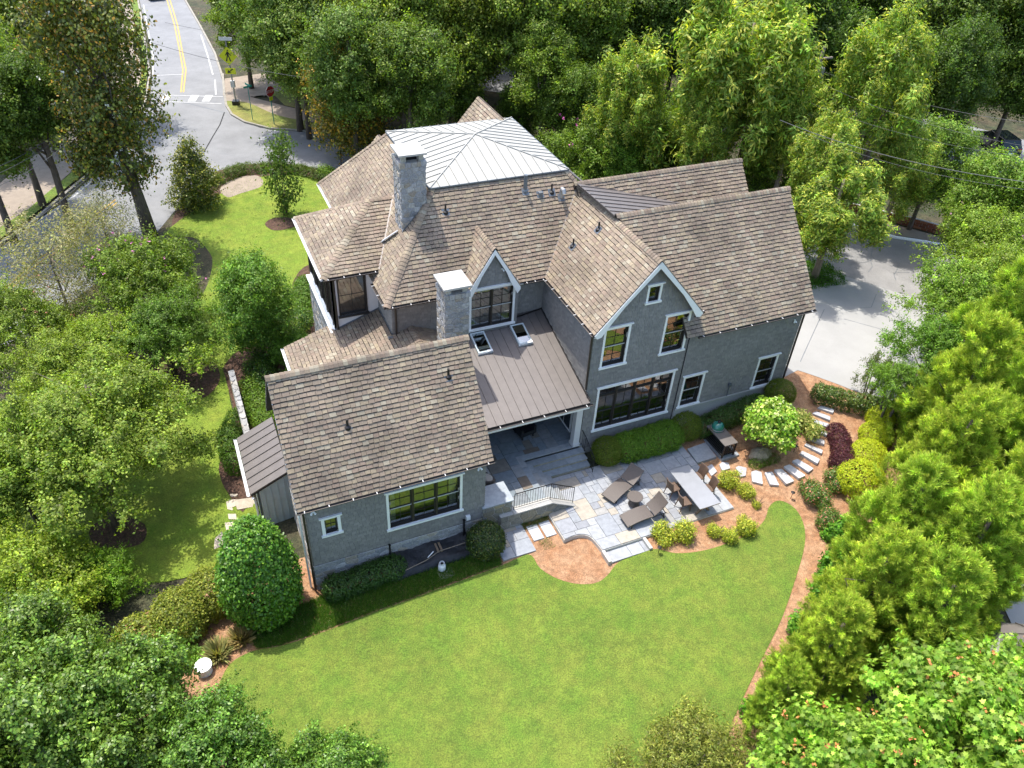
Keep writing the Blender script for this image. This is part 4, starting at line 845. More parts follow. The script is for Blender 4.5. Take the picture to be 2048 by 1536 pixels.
# brick retaining wall and pavement across the street
def brick_wall(name, pts, hgt, label):
    t_ = thing(name, label, 'wall', (*pts[0][:2], 0)); t_.location = (0, 0, 0); cnt = 0; rng = random.Random(3); rest = MB(); core = MB()
    for a_, b_ in zip(pts, pts[1:]):
        a_, b_ = Vector(a_[:2]), Vector(b_[:2]); d = (b_-a_); L = d.length; d.normalize(); n = Vector((-d.y, d.x)); z0 = min(gz(*a_), gz(*b_))-.3
        core.obox((a_.x+n.x*.02, a_.y+n.y*.02, z0), (d.x*L, d.y*L, 0), (n.x*.2, n.y*.2, 0), (0, 0, hgt+.28))
        for r_ in range(int((hgt+.3)/.16)):
            u = -(.16 if r_ % 2 else 0)
            while u < L:
                l = min(.42, L-u); o = (a_.x+d.x*u-n.x*.01, a_.y+d.y*u-n.y*.01, z0+r_*.16+.008)
                if l > .05: rest.obox(o, (d.x*(l-.015), d.y*(l-.015), 0), (n.x*.05, n.y*.05, 0), (0, 0, .145), jit(rng.choice([(.3, .1, .05), (.24, .08, .045), (.36, .14, .07)]), rng, .2))
                u += .43
    core.build('core', 'mortar', t_); rest.build('brick_course', 'red_brick', t_, kind='stuff')
brick_wall('brick_wall', gp((1600, 415), (1700, 425), (1790, 446), (1880, 470), (1990, 505), (2100, 560)), .7, 'low red brick retaining wall across the street behind the garage')
strip('kerb', gp((1600, 448), (1700, 449), (1790, 476), (1880, 490), (1960, 538), (2150, 640)), .3, 'red_brick', .12, h_=.2)
sheet('sidewalk', gp((1600, 420), (1700, 432), (1790, 452), (1880, 476), (2000, 520), (2150, 600), (2150, 636), (1960, 535), (1880, 487), (1790, 473), (1700, 446), (1600, 444)), 'sidewalk', .1)

# ------------------------------------------------------------------ patio, landing, stepping stones
PZ = -2.0
cove = [(1.99, -4.36), (2.4, -4.31), (2.68, -4.33), (2.88, -4.4), (3.03, -4.52), (3.12, -4.7), (3.17, -4.95), (3.2, -5.2), (3.22, -5.44)]
PAT = [(1.99, -2.9), *cove, (9.8, -5.42), (9.83, -1.0), (4.99, -1.0), (3.0, -1.0)]
pt = MB().prism([(x, y, -2.6) for x, y in PAT], (0, 0, .555)).build('patio', 'grout', kind='structure')
ashlar(pt, [(2.02, -2.9), *[(x+.02, y+.02) for x, y in cove], (9.78, -5.4), (9.8, -1.0), (3.0, -1.0)], PZ, .05, 91)
pl = MB().box(3.32, 5.12, -6.02, -5.44, -2.7, -2.2).build('patio_step', 'grout', kind='structure')
ashlar(pl, [(3.33, -6.03), (5.11, -6.03), (5.11, -5.45), (3.33, -5.45)], -2.16, .05, 92, unit=.2)
for x0 in (3.18, 5.12):
    ck = MB().box(x0, x0+.14, -6.05, -5.43, -2.75, -2.03).build('step_cheek', 'concrete_cap', pl)
def slab_stone(par, pts, z, th=.06, name='stepping_stone', col=None, seed=0):
    rng = random.Random(seed); q = [Vector(p[:2]) for p in pts]; k_ = len(q); c = [tuple(q[i].lerp(q[(i+d_) % k_], f_)) for i in range(k_) for d_, f_ in ((-1, .16), (-1, .05), (1, .05), (1, .16))]; MB().prism([(x, y, z-th) for x, y in c], (0, 0, th), jit(col or rng.choice([(.42, .42, .43), (.38, .38, .4), (.45, .43, .42)]), rng)).build(name, 'flagstone', par)
sp = link('stepping_stone_path', None, kind='structure'); q2 = lambda x, y: (1380+x/7.877, 800+y/7.877)
STEP = [[(245, 1080), (340, 1030), (420, 1150), (330, 1220)], [(455, 1040), (500, 1000), (600, 1010), (625, 1100), (500, 1140)], [(710, 1090), (760, 1060), (885, 1090), (870, 1220), (780, 1240)], [(955, 1160), (1030, 1130), (1120, 1160), (1135, 1360), (970, 1320)],
        [(1165, 1170), (1290, 1150), (1395, 1380), (1250, 1370)], [(1310, 1130), (1440, 1105), (1630, 1310), (1500, 1370)], [(1465, 1080), (1560, 1035), (1810, 1220), (1700, 1280)], [(1600, 990), (1690, 950), (1935, 1110), (1850, 1180)], [(1720, 870), (1760, 820), (2035, 960), (1990, 1050)],
        [(1790, 740), (1820, 700), (2080, 820), (2060, 885)], [(1815, 620), (1840, 570), (2110, 660), (2100, 740)], [(1870, 480), (1890, 430), (2150, 530), (2140, 600)], [(1885, 370), (1900, 310), (2180, 400), (2175, 470)], [(1910, 240), (1980, 200), (2200, 290), (2190, 360)], [(2000, 150), (2060, 110), (2260, 180), (2240, 240)]]
for i, s_ in enumerate(STEP):
    P = [G(*q2(*p)) for p in s_]; z = max(p.z for p in P)+.09
    slab_stone(sp, P, z, .12, seed=i)
for n_, pts in (('bluestone_slab', [(9.91, -1.5), (10.99, -1.42), (10.91, -2.45), (9.83, -2.47)]), ('bluestone_slab', [(11.04, -1.2), (11.05, -2.73), (12.0, -2.74), (12.02, -1.23)])):
    MB().prism([(x, y, -2.15) for x, y in pts], (0, 0, .17 if pts[0][0] < 10 else .2), (.27, .29, .31)).build(n_, 'flagstone', sp)
dp = MB().box(-.72, .72, -4.3, -2.75, -2.5, -2.245).build('corner_landing', 'grout', kind='structure')
ashlar(dp, [(-.72, -4.32), (.74, -4.32), (.74, -3.35), (.74, -2.76), (-.72, -2.76)], -2.2, .045, 93)
sp2 = link('stepping_stone_path', None, kind='structure')
for i, x0 in enumerate((.86, 1.44)): MB().box(x0, x0+.47, -3.84, -3.02, -2.4, -2.18, (.42, .43, .44)).build('stepping_stone', 'flagstone', sp2)
sp3 = link('stepping_stone_path', None, kind='structure')
for i, s_ in enumerate([[(458, 1002), (475, 1000), (480, 1010), (460, 1018)], [(470, 1003), (510, 995), (515, 1012), (475, 1022)], [(453, 1005), (463, 1004), (466, 1022), (455, 1020)], [(456, 1030), (472, 1029), (474, 1040), (458, 1040)], [(450, 1048), (470, 1045), (468, 1062), (453, 1062)], [(430, 1080), (445, 1065), (450, 1090), (428, 1100)], [(460, 990), (476, 989), (474, 994), (462, 995)]]):
    P = [G(*p) for p in s_]; slab_stone(sp3, P, sum(p.z for p in P)/4+.06, .08, seed=20+i, col=(.42, .36, .28))
# ------------------------------------------------------------------ foliage
LS = {   # leaf outlines: (x along, y across, z) and faces
 'oval': ([(0, 0, 0), (.5, -.3, .05), (1, 0, -.04), (.5, .3, .05)], [4]),
 'narrow': ([(0, 0, 0), (.4, -.15, .03), (1, 0, -.12), (.4, .15, .03)], [4]),
 'blade': ([(0, -.05, 0), (0, .05, 0), (1, 0, -.12)], [3]),
 'needle': ([(0, -.05, 0), (.55, -.055, .04), (1, 0, .14), (.5, .055, .04)], [4]),
 'maple': ([(0, 0, 0), (.25, -.12, 0), (.2, -.5, .06), (.48, -.25, .02), (.72, -.42, .03), (.72, -.14, .02), (1.05, 0, -.08), (.72, .14, .02), (.72, .42, .03), (.48, .25, .02), (.2, .5, .06), (.25, .12, 0)], [12]),
 'broad': ([(0, 0, 0), (.3, -.3, .05), (.75, -.26, .04), (1, 0, -.05), (.75, .26, .04), (.3, .3, .05)], [6]),
}
def leaf_mesh(name, C, N, size, kind, col, rng, m, tilt=.5, along=None):
    """C centres, N facing directions, size and col per leaf -> one mesh; along: leaves point this way instead of at random"""
    n = len(C); lv, lf = LS[kind]; lv = np.array(lv, np.float32); k = len(lv)
    N = N+rng.normal(0, tilt, (n, 3)); N /= np.linalg.norm(N, axis=1)[:, None]+1e-9
    D = rng.normal(0, 1, (n, 3)) if along is None else along+rng.normal(0, .35, (n, 3))
    if along is not None: T = D/(np.linalg.norm(D, axis=1)[:, None]+1e-9); S_ = np.cross(N, T); S_ /= np.linalg.norm(S_, axis=1)[:, None]+1e-9; N = np.cross(T, S_)
    else: T = D-N*(D*N).sum(1)[:, None]; T /= np.linalg.norm(T, axis=1)[:, None]+1e-9; S_ = np.cross(N, T)
    sz = size[:, None, None]
    V = C[:, None, :]+sz*(T[:, None, :]*lv[None, :, :1]+S_[:, None, :]*lv[None, :, 1:2]+N[:, None, :]*lv[None, :, 2:3])
    V = V.reshape(-1, 3).astype(np.float32); me = bpy.data.meshes.new(name)
    me.vertices.add(n*k); me.vertices.foreach_set('co', V.ravel()); me.loops.add(n*k); me.loops.foreach_set('vertex_index', np.arange(n*k, dtype=np.int32))
    me.polygons.add(n); me.polygons.foreach_set('loop_start', np.arange(0, n*k, k, dtype=np.int32)); me.update(calc_edges=True)
    a = me.color_attributes.new('Col', 'FLOAT_COLOR', 'POINT'); cc = np.ones((n, k, 4), np.float32); cc[:, :, :3] = col[:, None, :]; a.data.foreach_set('color', cc.ravel())
    me.materials.append(M[m]); return me
def sphere_dirs(n, rng, up=.15):
    d = rng.normal(0, 1, (n, 3)); d[:, 2] += up; d /= np.linalg.norm(d, axis=1)[:, None]; return d
def leaf_cols(n, rng, base, var=.18, mix=()):
    c = np.array(base)[None, :]*np.exp(rng.normal(0, var, (n, 1)))*np.exp(rng.normal(0, .07, (n, 3)))
    for col, share in mix:
        k = rng.random(n) < share; c[k] = np.array(col)[None, :]*np.exp(rng.normal(0, .15, (k.sum(), 1)))
    return np.clip(c, 0, 1)
def crown_points(rng, blobs, n, tuft=.16, per=14, shell=(.72, 1.05), up=.25, spray=0.):
    """blobs: (centre, radii); tufts of leaves on the blobs' skins, none deep inside another blob; spray: how far shoots stick out"""
    Cb = np.array([b[0] for b in blobs]); Rb = np.array([b[1] for b in blobs]); w_ = (Rb[:, 0]*Rb[:, 2])**1.0; want = n//per; Ps, ds = [], []; got = 0
    for _ in range(12):
        nt_ = int(want*1.5)+20; i = rng.choice(len(blobs), nt_, p=w_/w_.sum()); d = sphere_dirs(nt_, rng, up); r_ = rng.uniform(shell[0], shell[1], (nt_, 1))**.7
        if spray: r_ = np.where(rng.random((nt_, 1)) < .38, 1+spray*rng.random((nt_, 1))**1.6, r_)
        P = Cb[i]+d*Rb[i]*r_; keep = np.ones(nt_, bool)
        for b in range(len(blobs)):
            q = ((P-Cb[b])/Rb[b]); keep &= ~(((q**2).sum(1) < .55) & (i != b))
        Ps.append(P[keep]); ds.append(d[keep]); got += keep.sum()
        if got >= want: break
    P = np.concatenate(Ps)[:want]; d = np.concatenate(ds)[:want]; m_ = len(P)
    off = rng.normal(0, tuft, (m_*per, 3)); D = np.repeat(d, per, 0)
    if spray: off = off*.62+D*(rng.normal(0, 1, (m_*per, 1))*tuft*1.5)
    return np.repeat(P, per, 0)+off, D, np.repeat(np.arange(m_), per)
def blobs_tree(rng, rx, rz, n, br=(.28, .42), form='round'):
    out = []; ph = rng.uniform(0, 6.28, 4)
    for k in range(n):
        t = (k+.5)/n; a = k*2.39996+rng.uniform(-.6, .6); lob = 1+.16*math.sin(2*a+ph[0])+.12*math.sin(3*a+ph[1])+.08*math.sin(5*a+ph[2])
        if form == 'round': z = 1-1.8*t; r_ = math.sqrt(max(0, 1-z*z*.9))*.74
        elif form == 'umbrella': r_ = math.sqrt(t)*.92; z = .8*(1-r_**2)-.25+rng.uniform(-.55, .25)*(.4+r_)
        elif form == 'cone': z = 1-2*t; r_ = (.12+.88*t)*.72 if t < .85 else .55
        elif form == 'column': z = 1-1.9*t; r_ = .55*math.sin(math.pi*min(.95, .15+t*.8))**.5
        elif form == 'leaders': r_ = .9*math.sqrt(rng.random()); z = -.85+(1.85-1.15*r_*r_)*rng.random()**.6
        if form != 'leaders': r_ *= rng.uniform(.55, 1.12); z += rng.uniform(-.13, .13)
        s = rng.uniform(*br)*(1 if form != 'cone' else .6+.5*t); c = (r_*rx*lob*math.cos(a), r_*rx*lob*math.sin(a), z*rz*.8)
        rr = rx*s; fl_ = rng.uniform(.6, 1.0) if form in ('umbrella', 'round') else rng.uniform(.8, 1.15)
        out.append((c, (rr*rng.uniform(.85, 1.3), rr*rng.uniform(.85, 1.3), rr*fl_) if form != 'leaders' else (rr*.8, rr*.8, rr*rng.uniform(1.6, 2.6))))
    return out
TREE = {}
def make_crown(key, seed, rx, rz, nb, n, leaf, size, base, m='leaf', var=.2, mix=(), form='round', tuft=.2, per=14, br=(.28, .42), tilt=.55, upn=.5, dens_in=.2, clump=.16, up=.25, droop=None, shell=(.72, 1.05), spray=.55, whorl=0):
    rng = np.random.default_rng(seed); bl = blobs_tree(rng, rx, rz, nb, br, form)
    if dens_in: bl = bl+[((0, 0, -.05*rz), (rx*.5, rx*.5, rz*.62))]
    C, D, tid = crown_points(rng, bl, n, tuft, per, up=up, shell=shell, spray=spray)
    N = D*.8+np.array([0, 0, upn]); nt_ = tid.max()+1
    col = leaf_cols(len(C), rng, base, var, mix)*np.exp(rng.normal(0, clump, (nt_, 1)))[tid]
    sz = size*rng.uniform(.7, 1.25, len(C)); al = None
    if droop is not None: al = D*.7+np.array([0, 0, droop])
    if whorl:      # leaves radiate from the tip of every shoot
        T0 = np.repeat(C.reshape(-1, per, 3).mean(1), per, 0); C = T0+(C-T0)*whorl; al = rng.normal(0, 1, (len(C), 3)); al -= D*(al*D).sum(1)[:, None]; al /= np.linalg.norm(al, axis=1)[:, None]+1e-9; al = al+D*.25+np.array([0, 0, -.15 if droop is None else droop]); N = D+np.array([0, 0, .4]); C = C+al*size*.08
    me = leaf_mesh(key, C, N, sz, leaf, col, rng, m, tilt, al)
    if key in TREE: TREE[key][0].append(me)
    else: TREE[key] = ([me], rx, rz, [b[0] for b in bl[:nb]])
def trunk_mesh(hgt, base_r, crown_c, blobs, rng, lean=(0, 0), stems=1, limbs=9, sc=1):
    mb = MB()
    for s_ in range(stems):
        a = rng.uniform(0, 6.3); o = Vector((math.cos(a), math.sin(a), 0))*(.0 if stems == 1 else .14); sp = Vector((math.cos(a), math.sin(a), 0))*(0 if stems == 1 else hgt*.12)
        top = Vector((lean[0], lean[1], hgt)); pts = []; rad = []
        for k in range(6):
            t = k/5; p = o+top*t+sp*t+Vector((rng.uniform(-.05, .05), rng.uniform(-.05, .05), 0))*hgt*.15*(t*(1-t)*4); pts.append(p); rad.append(base_r*(1.25 if k == 0 else 1-.62*t)/(1 if stems == 1 else 1.7))
        pts[0] -= Vector((0, 0, .3)); mb.tube(pts, rad, 7)
        L = max(1, limbs//stems)
        for j in range(L):
            b = blobs[rng.randrange(len(blobs))]; q = V3(crown_c)+V3(b)*sc*.92; t = rng.uniform(.35, .9); k = int(t*5); st = pts[k].lerp(pts[min(k+1, 5)], t*5-k)
            mid = st.lerp(q, .5)+Vector((0, 0, .12*(q-st).length*(.3 if q.z > st.z else -.3)))+Vector([rng.uniform(-.1, .1)*(q-st).length for _ in range(3)]); r_ = base_r*.42*(1-.4*t)
            mb.tube([st, mid, q], [r_, r_*.6, r_*.15], 5)
    return mb
tr_rng = random.Random(77)
def tree(name, label, kind, base, crown_z, sc=1., tint=(1, 1, 1), tr=.18, stems=1, lean=(0, 0), group=None, limbs=9, cat='tree', bark='bark', var=None, top=.55, rz=None, flowers=None, sz=1., nobase=False):
    """base: point on the ground; crown_z: height of the crown's centre above it; lean: how far the crown sits from the base"""
    mes, rx, rzz, bl = TREE[kind]; i = tr_rng.randrange(len(mes)) if var is None else var % len(mes)
    t = thing(name, label, cat, base, group); cc = Vector((lean[0], lean[1], crown_z)); s3 = (sc, sc, sc*sz)
    if not nobase: trunk_mesh(crown_z+rzz*sc*sz*top, tr, cc, [(b[0]*sc, b[1]*sc, b[2]*sc*sz) for b in bl], tr_rng, lean=(lean[0]*1.15, lean[1]*1.15), stems=stems, limbs=limbs).build('trunk', bark, t, smooth=True)
    c = link('crown', mes[i], None, t); c.location = cc; c.scale = s3; c.rotation_euler[2] = tr_rng.uniform(0, 6.28) if rz is None else rz; c.color = (*tint, 1)
    if flowers:
        col, n, fs = flowers; f = MB()
        for k in range(n):
            b = bl[tr_rng.randrange(len(bl))]; d = Vector((tr_rng.gauss(0, 1), tr_rng.gauss(0, 1), abs(tr_rng.gauss(0, 1))+.4)).normalized(); p = V3(b)*.95*sc+cc+d*rx*sc*.36; p.z = cc.z+b[2]*sc*sz+d.z*rx*sc*.36
            for q in range(7):
                o = Vector([tr_rng.gauss(0, fs*.4) for _ in range(3)]); r_ = fs*tr_rng.uniform(.25, .5); u = Vector([tr_rng.gauss(0, 1) for _ in range(3)]).normalized(); v = u.orthogonal().normalized(); w_ = u.cross(v)
                f.add([p+o+v*r_, p+o+w_*r_, p+o-v*r_, p+o-w_*r_], [(0, 1, 2, 3)], jit(col, tr_rng, .25))
        f.build('flower_cluster', 'petal', t, kind='stuff')
    return t
# crown families
for i in range(3): make_crown('oak', 100+i, 4.4, 5.6, 56, 42000, 'oval', .23, (.105, .16, .032), var=.25, mix=[((.2, .26, .055), .2)], tuft=.24, per=20, clump=.3, br=(.1, .25), spray=.8, dens_in=0, whorl=1)
make_crown('pale_oak', 110, 4.2, 5.0, 52, 40000, 'oval', .21, (.15, .225, .06), var=.22, mix=[((.25, .33, .1), .22)], tuft=.22, per=20, clump=.26, br=(.1, .25), spray=.8, dens_in=0, whorl=1)
for i in range(2): make_crown('willow_oak', 120+i, 3.4, 5.2, 48, 40000, 'narrow', .28, (.18, .29, .055), var=.22, mix=[((.4, .44, .09), .25)], form='leaders', tuft=.16, per=18, br=(.09, .16), droop=-.3, clump=.28, up=.35, spray=1.0, dens_in=0, whorl=1)
make_crown('magnolia', 130, 3.3, 6.4, 50, 30000, 'broad', .165, (.085, .115, .03), 'leaf_gloss', var=.3, mix=[((.36, .23, .05), .13), ((.22, .26, .05), .2)], form='column', tuft=.2, per=12, clump=.24, br=(.17, .32), up=.1, shell=(.5, 1.08), dens_in=0, spray=.6, whorl=.8)
make_crown('small_magnolia', 131, 2.0, 2.8, 26, 15000, 'broad', .13, (.09, .13, .03), 'leaf_gloss', var=.28, mix=[((.3, .32, .06), .24)], form='cone', tuft=.15, per=12, br=(.24, .36), spray=.6, whorl=.8)
make_crown('golden_magnolia', 132, 3.2, 4.4, 36, 24000, 'broad', .17, (.12, .13, .03), 'leaf_gloss', var=.28, mix=[((.46, .3, .05), .32), ((.19, .22, .05), .2)], tuft=.2, per=12, br=(.14, .28), spray=.6, whorl=.8)
for i in range(3): make_crown('crape', 140+i, 2.6, 2.1, 60, 38000, 'oval', .1, (.13, .205, .034), var=.15, mix=[((.2, .29, .05), .2)], form='umbrella', tuft=.095, per=24, clump=.3, br=(.07, .19), dens_in=0, spray=1.2)
make_crown('big_crape', 145, 4.4, 3.0, 120, 72000, 'oval', .12, (.14, .215, .04), var=.15, mix=[((.22, .31, .06), .22)], form='umbrella', tuft=.12, per=26, clump=.3, br=(.05, .13), dens_in=0, spray=1.2)
make_crown('feathery', 150, 2.7, 2.6, 34, 9000, 'narrow', .14, (.21, .225, .13), var=.2, mix=[((.33, .34, .22), .25)], tuft=.2, per=12, clump=.2, dens_in=0, up=.2, br=(.15, .28), spray=1)
make_crown('sapling', 151, 1.15, 2.0, 22, 2800, 'oval', .14, (.07, .13, .025), var=.22, mix=[((.14, .22, .04), .15)], form='column', tuft=.13, per=7, br=(.2, .36), dens_in=0, spray=1)
make_crown('twiggy', 152, 2.0, 2.4, 22, 5000, 'oval', .12, (.1, .16, .04), var=.22, mix=[((.17, .22, .05), .2)], form='leaders', tuft=.1, per=10, br=(.08, .16), dens_in=0, spray=1)
def plume_crown(key, seed, rx, rz, nplume, per, size, base):
    """conifer crown: boughs carry upward brushes, every brush a stubby tail of needles"""
    rng = np.random.default_rng(seed); bl = blobs_tree(rng, rx, rz, 42, (.2, .34), 'cone'); bl = [(c, (r_[0], r_[1], r_[2]*1.15)) for c, r_ in bl]
    A, d, _ = crown_points(rng, bl, nplume, 0, 1, shell=(.8, 1.08), up=.55); nplume = len(A); D = d*.55+np.array([0, 0, .75])+rng.normal(0, .15, (nplume, 3)); D /= np.linalg.norm(D, axis=1)[:, None]
    L = rng.uniform(.4, .78, nplume); i = np.repeat(np.arange(nplume), per); s_ = rng.random(len(i))**.8
    w_ = rng.normal(0, 1, (len(i), 3)); w_ -= D[i]*(w_*D[i]).sum(1)[:, None]; w_ /= np.linalg.norm(w_, axis=1)[:, None]
    C = A[i]+D[i]*(L[i]*(s_-.5))[:, None]+w_*(.09*(1-s_*.5)*rng.random(len(i)))[:, None]
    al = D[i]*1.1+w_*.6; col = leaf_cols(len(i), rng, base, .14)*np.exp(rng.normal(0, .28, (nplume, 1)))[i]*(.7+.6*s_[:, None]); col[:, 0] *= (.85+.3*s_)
    me = leaf_mesh(key, C, w_+.2*D[i], size*rng.uniform(.7, 1.25, len(i)), 'needle', np.clip(col, 0, 1), rng, 'needle', .3, al)
    if key in TREE: TREE[key][0].append(me)
    else: TREE[key] = ([me], rx, rz, [tuple(A[k]*.8) for k in range(0, nplume, max(1, nplume//20))])
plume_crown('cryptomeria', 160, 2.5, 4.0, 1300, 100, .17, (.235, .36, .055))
make_crown('maple', 170, 3.0, 2.6, 60, 15000, 'maple', .21, (.155, .29, .04), 'leaf', var=.15, mix=[((.25, .4, .07), .25)], tuft=.16, per=11, clump=.3, br=(.09, .2), tilt=.3, upn=.6, spray=1.3, dens_in=0, whorl=.7)
for i in range(2): make_crown('laurel', 180+i, 2.6, 2.1, 80, 52000, 'oval', .105, (.095, .175, .028), 'leaf_gloss', var=.16, mix=[((.17, .27, .05), .22)], tuft=.09, per=18, clump=.36, br=(.07, .18), tilt=.4, upn=.5, spray=1.2, dens_in=0, whorl=.9)
make_crown('olive_bush', 190, 2.3, 1.5, 40, 24000, 'narrow', .12, (.16, .2, .045), 'leaf', var=.22, mix=[((.25, .29, .07), .2)], form='umbrella', tuft=.09, per=16, clump=.28, br=(.1, .22), spray=.9)

def shrub_mesh(key, seed, blobs, n, leaf, size, base, m='leaf', var=.2, mix=(), tuft=.03, per=6, upn=.3, tilt=.45, clump=.12, shell=(.9, 1.03), floor=-9, up=.1):
    rng = np.random.default_rng(seed); C, D, tid = crown_points(rng, blobs, n, tuft, per, shell=shell, up=up); k = C[:, 2] > floor; C, D, tid = C[k], D[k], tid[k]
    col = leaf_cols(len(C), rng, base, var, mix)*np.exp(rng.normal(0, clump, (tid.max()+1, 1)))[tid]
    return leaf_mesh(key, C, D*.9+np.array([0, 0, upn]), size*rng.uniform(.7, 1.3, len(C)), leaf, col, rng, m, tilt)
def shrub(name, label, mesh, base, group=None, cat='shrub', sc=1., tint=(1, 1, 1), core=None, rz=None, s3=None, stems=True):
    t = thing(name, label, cat, base, group)
    c = link('foliage', mesh, None, t); c.scale = s3 or (sc, sc, sc); c.color = (*tint, 1)
    if rz is not None: c.rotation_euler[2] = rz
    if stems:
        mb = MB(); h_ = (core or .5)*sc
        for k in range(5): a = k*1.3; mb.tube([(0, 0, -.15), (math.cos(a)*h_*.25, math.sin(a)*h_*.25, h_*.5), (math.cos(a)*h_*.5, math.sin(a)*h_*.5, h_)], [.03, .02, .01], 4)
        mb.build('stem', 'bark', t)
    return t
def hedge_mesh(key, seed, pts, w_, h_, n, leaf, size, base, m='leaf', var=.2, mix=(), rough=.06, **k):
    """clipped hedge along ground points (relative to the first): rounded box of leaves"""
    blobs = []; P = [Vector(p) for p in pts]
    for a_, b_ in zip(P, P[1:]):
        L = (b_-a_).length; q = max(1, int(L/(w_*.45)))
        for j in range(q+1):
            c = a_.lerp(b_, j/q)
            for zz in np.arange(w_*.35, h_-w_*.3, w_*.5): blobs.append(((c.x, c.y, c.z+zz), (w_*.5, w_*.5, w_*.5)))
            blobs.append(((c.x, c.y, c.z+h_-w_*.42), (w_*.54, w_*.54, w_*.42)))
    rng = np.random.default_rng(seed); blobs = [((c[0], c[1], c[2]+rng.uniform(-rough, rough)), tuple(x*rng.uniform(.93, 1.07) for x in r_)) for c, r_ in blobs]
    return shrub_mesh(key, seed, blobs, n, leaf, size, base, m, var, mix, shell=(.85, 1.05), **k)
def hedge(name, label, pts, w_, h_, n, leaf, size, base, **k):
    P = [Vector(p) for p in pts]; o = P[0]; t = thing(name, label, k.pop('cat', 'hedge'), o, k.pop('group', None))
    me = hedge_mesh(name, k.pop('seed', 1), [p-o for p in P], w_, h_, n, leaf, size, base, **k); link('foliage', me, None, t)
    mb = MB()
    for a_, b_ in zip(P, P[1:]):
        q = max(1, int((b_-a_).length/.7))
        for j in range(q): c = a_.lerp(b_, (j+.5)/q)-o; mb.tube([c-Vector((0, 0, .2)), c+Vector((.05, 0, h_*.6))], [.03, .015], 4)
    mb.build('stem', 'bark', t); return t

# ---- garden planting near the house
def at(x, y, dz=0): return Vector((x, y, gz(x, y)+dz))
t = thing('camellia', 'large egg-shaped clipped evergreen at the left corner of the pavilion', 'shrub', G(534, 1222))
t.scale = (1.04, 1.04, 1.16)
E1 = [((0, 0, 1.75), (1.42, 1.42, 1.85)), ((0, 0, 2.55), (1.12, 1.12, 1.8)), ((0, 0, 1.0), (1.35, 1.35, 1.1))]
link('foliage', shrub_mesh('camellia', 301, E1, 26000, 'broad', .1, (.07, .18, .02), 'leaf_gloss', .24, [((.15, .3, .04), .2)], tuft=.05, per=4, shell=(.86, 1.03), tilt=.5, floor=.05), None, t)
MB().tube([(0, 0, -.2), (0, 0, 2.6)], [.09, .03]).build('stem', 'bark', t)
rb = shrub_mesh('round_shrub', 302, [((0, 0, .62), (.68, .68, .66))], 9500, 'oval', .07, (.03, .06, .014), 'leaf_gloss', .3, [((.16, .18, .05), .06), ((.07, .11, .02), .2)], tuft=.03, per=4, floor=.0)
shrub('round_shrub', 'dark speckled round shrub at the right corner of the pavilion wall', rb, at(-1.2, -3.55), s3=(1.12, 1.12, 1.15))
bx = shrub_mesh('boxwood', 303, [((0, 0, .6), (.7, .7, .66))], 15000, 'oval', .042, (.095, .15, .018), 'leaf', .22, [((.16, .21, .03), .2)], tuft=.025, per=5, floor=-.02, clump=.1)
for (x, y, s_, l) in ((5.92, -.75, 1.04, 'round clipped boxwood ball at the foot of the porch stairs'), (10.3, -.6, 1.08, 'round clipped boxwood ball beside the grill table'), (15.5, -.8, 1.06, 'round clipped boxwood ball at the far corner under the garage window')):
    shrub('boxwood_ball', l, bx, at(x, y), 'boxwood balls along the rear wall', s3=(s_, s_, s_*.95), rz=x)
hedge('clipped_shrub', 'wide green clipped mound between the two boxwood balls', [at(6.95, -.8), at(9.15, -.75)], 1.5, 1.2, 42000, 'oval', .055, (.1, .21, .022), seed=304, mix=[((.17, .29, .04), .2)], cat='shrub')
hedge('hedge', 'dark green hedge under the garage wall behind the grill', [at(11.1, -.8), at(14.3, -.8)], 1.0, 1.0, 22000, 'oval', .06, (.05, .11, .02), m='leaf_gloss', seed=305)
hedge('hedge', 'dark clipped hedge against the pavilion wall beside the tarp', [at(-7.3, -3.2), at(-5.0, -3.15)], .95, .95, 20000, 'oval', .06, (.04, .1, .02), m='leaf_gloss', seed=306, mix=[((.08, .15, .03), .1)])
hedge('hedge', 'loose rough evergreen hedge running left from the egg-shaped shrub', [G(430, 1215), G(370, 1265), G(300, 1310)], 1.8, 1.9, 34000, 'oval', .1, (.14, .19, .03), seed=307, mix=[((.27, .32, .06), .25)], rough=.14, tuft=.07)
hedge('hedge', 'leafy hedge screening the white concrete driveway', [at(17.3, -1.6), at(19.2, -3.2), at(20.4, -4.4)], .8, .95, 16000, 'oval', .08, (.08, .14, .03), m='leaf_gloss', seed=308, mix=[((.16, .22, .05), .12)])
hedge('low_hedge', 'low juniper hedge curving round the front lawn along the street', [G(430, 368), G(480, 345), G(540, 340), (G(600, 345)), G(655, 360)], 1.3, .6, 14000, 'narrow', .16, (.07, .12, .022), seed=309, rough=.12, tuft=.08)
hedge('low_hedge', 'small bright shrubs at the right end of the street-side hedge', [G(650, 352), G(690, 372)], 1.0, .7, 4000, 'oval', .14, (.14, .25, .03), seed=310, rough=.12, tuft=.08)
hedge('hedge', 'narrow evergreen hedge planted along the left side of the low roof', [G(560, 800), G(520, 760), G(560, 700), G(600, 660)], 1.3, 1.3, 16000, 'oval', .1, (.045, .11, .018), m='leaf_gloss', seed=311, rough=.2, tuft=.1, mix=[((.16, .25, .04), .12)])
hedge('hedge', 'clipped hedge in front of the small brown metal shed roof', [G(475, 940), G(462, 890), G(480, 850)], 1.2, 1.0, 12000, 'oval', .08, (.06, .13, .015), seed=312)
hedge('fern_bed', 'soft fern-like planting against the turret stone wall', [G(600, 600), G(608, 570), G(605, 625), G(622, 640)], .9, .45, 7000, 'narrow', .2, (.09, .18, .03), seed=313, tuft=.08, cat='plant')
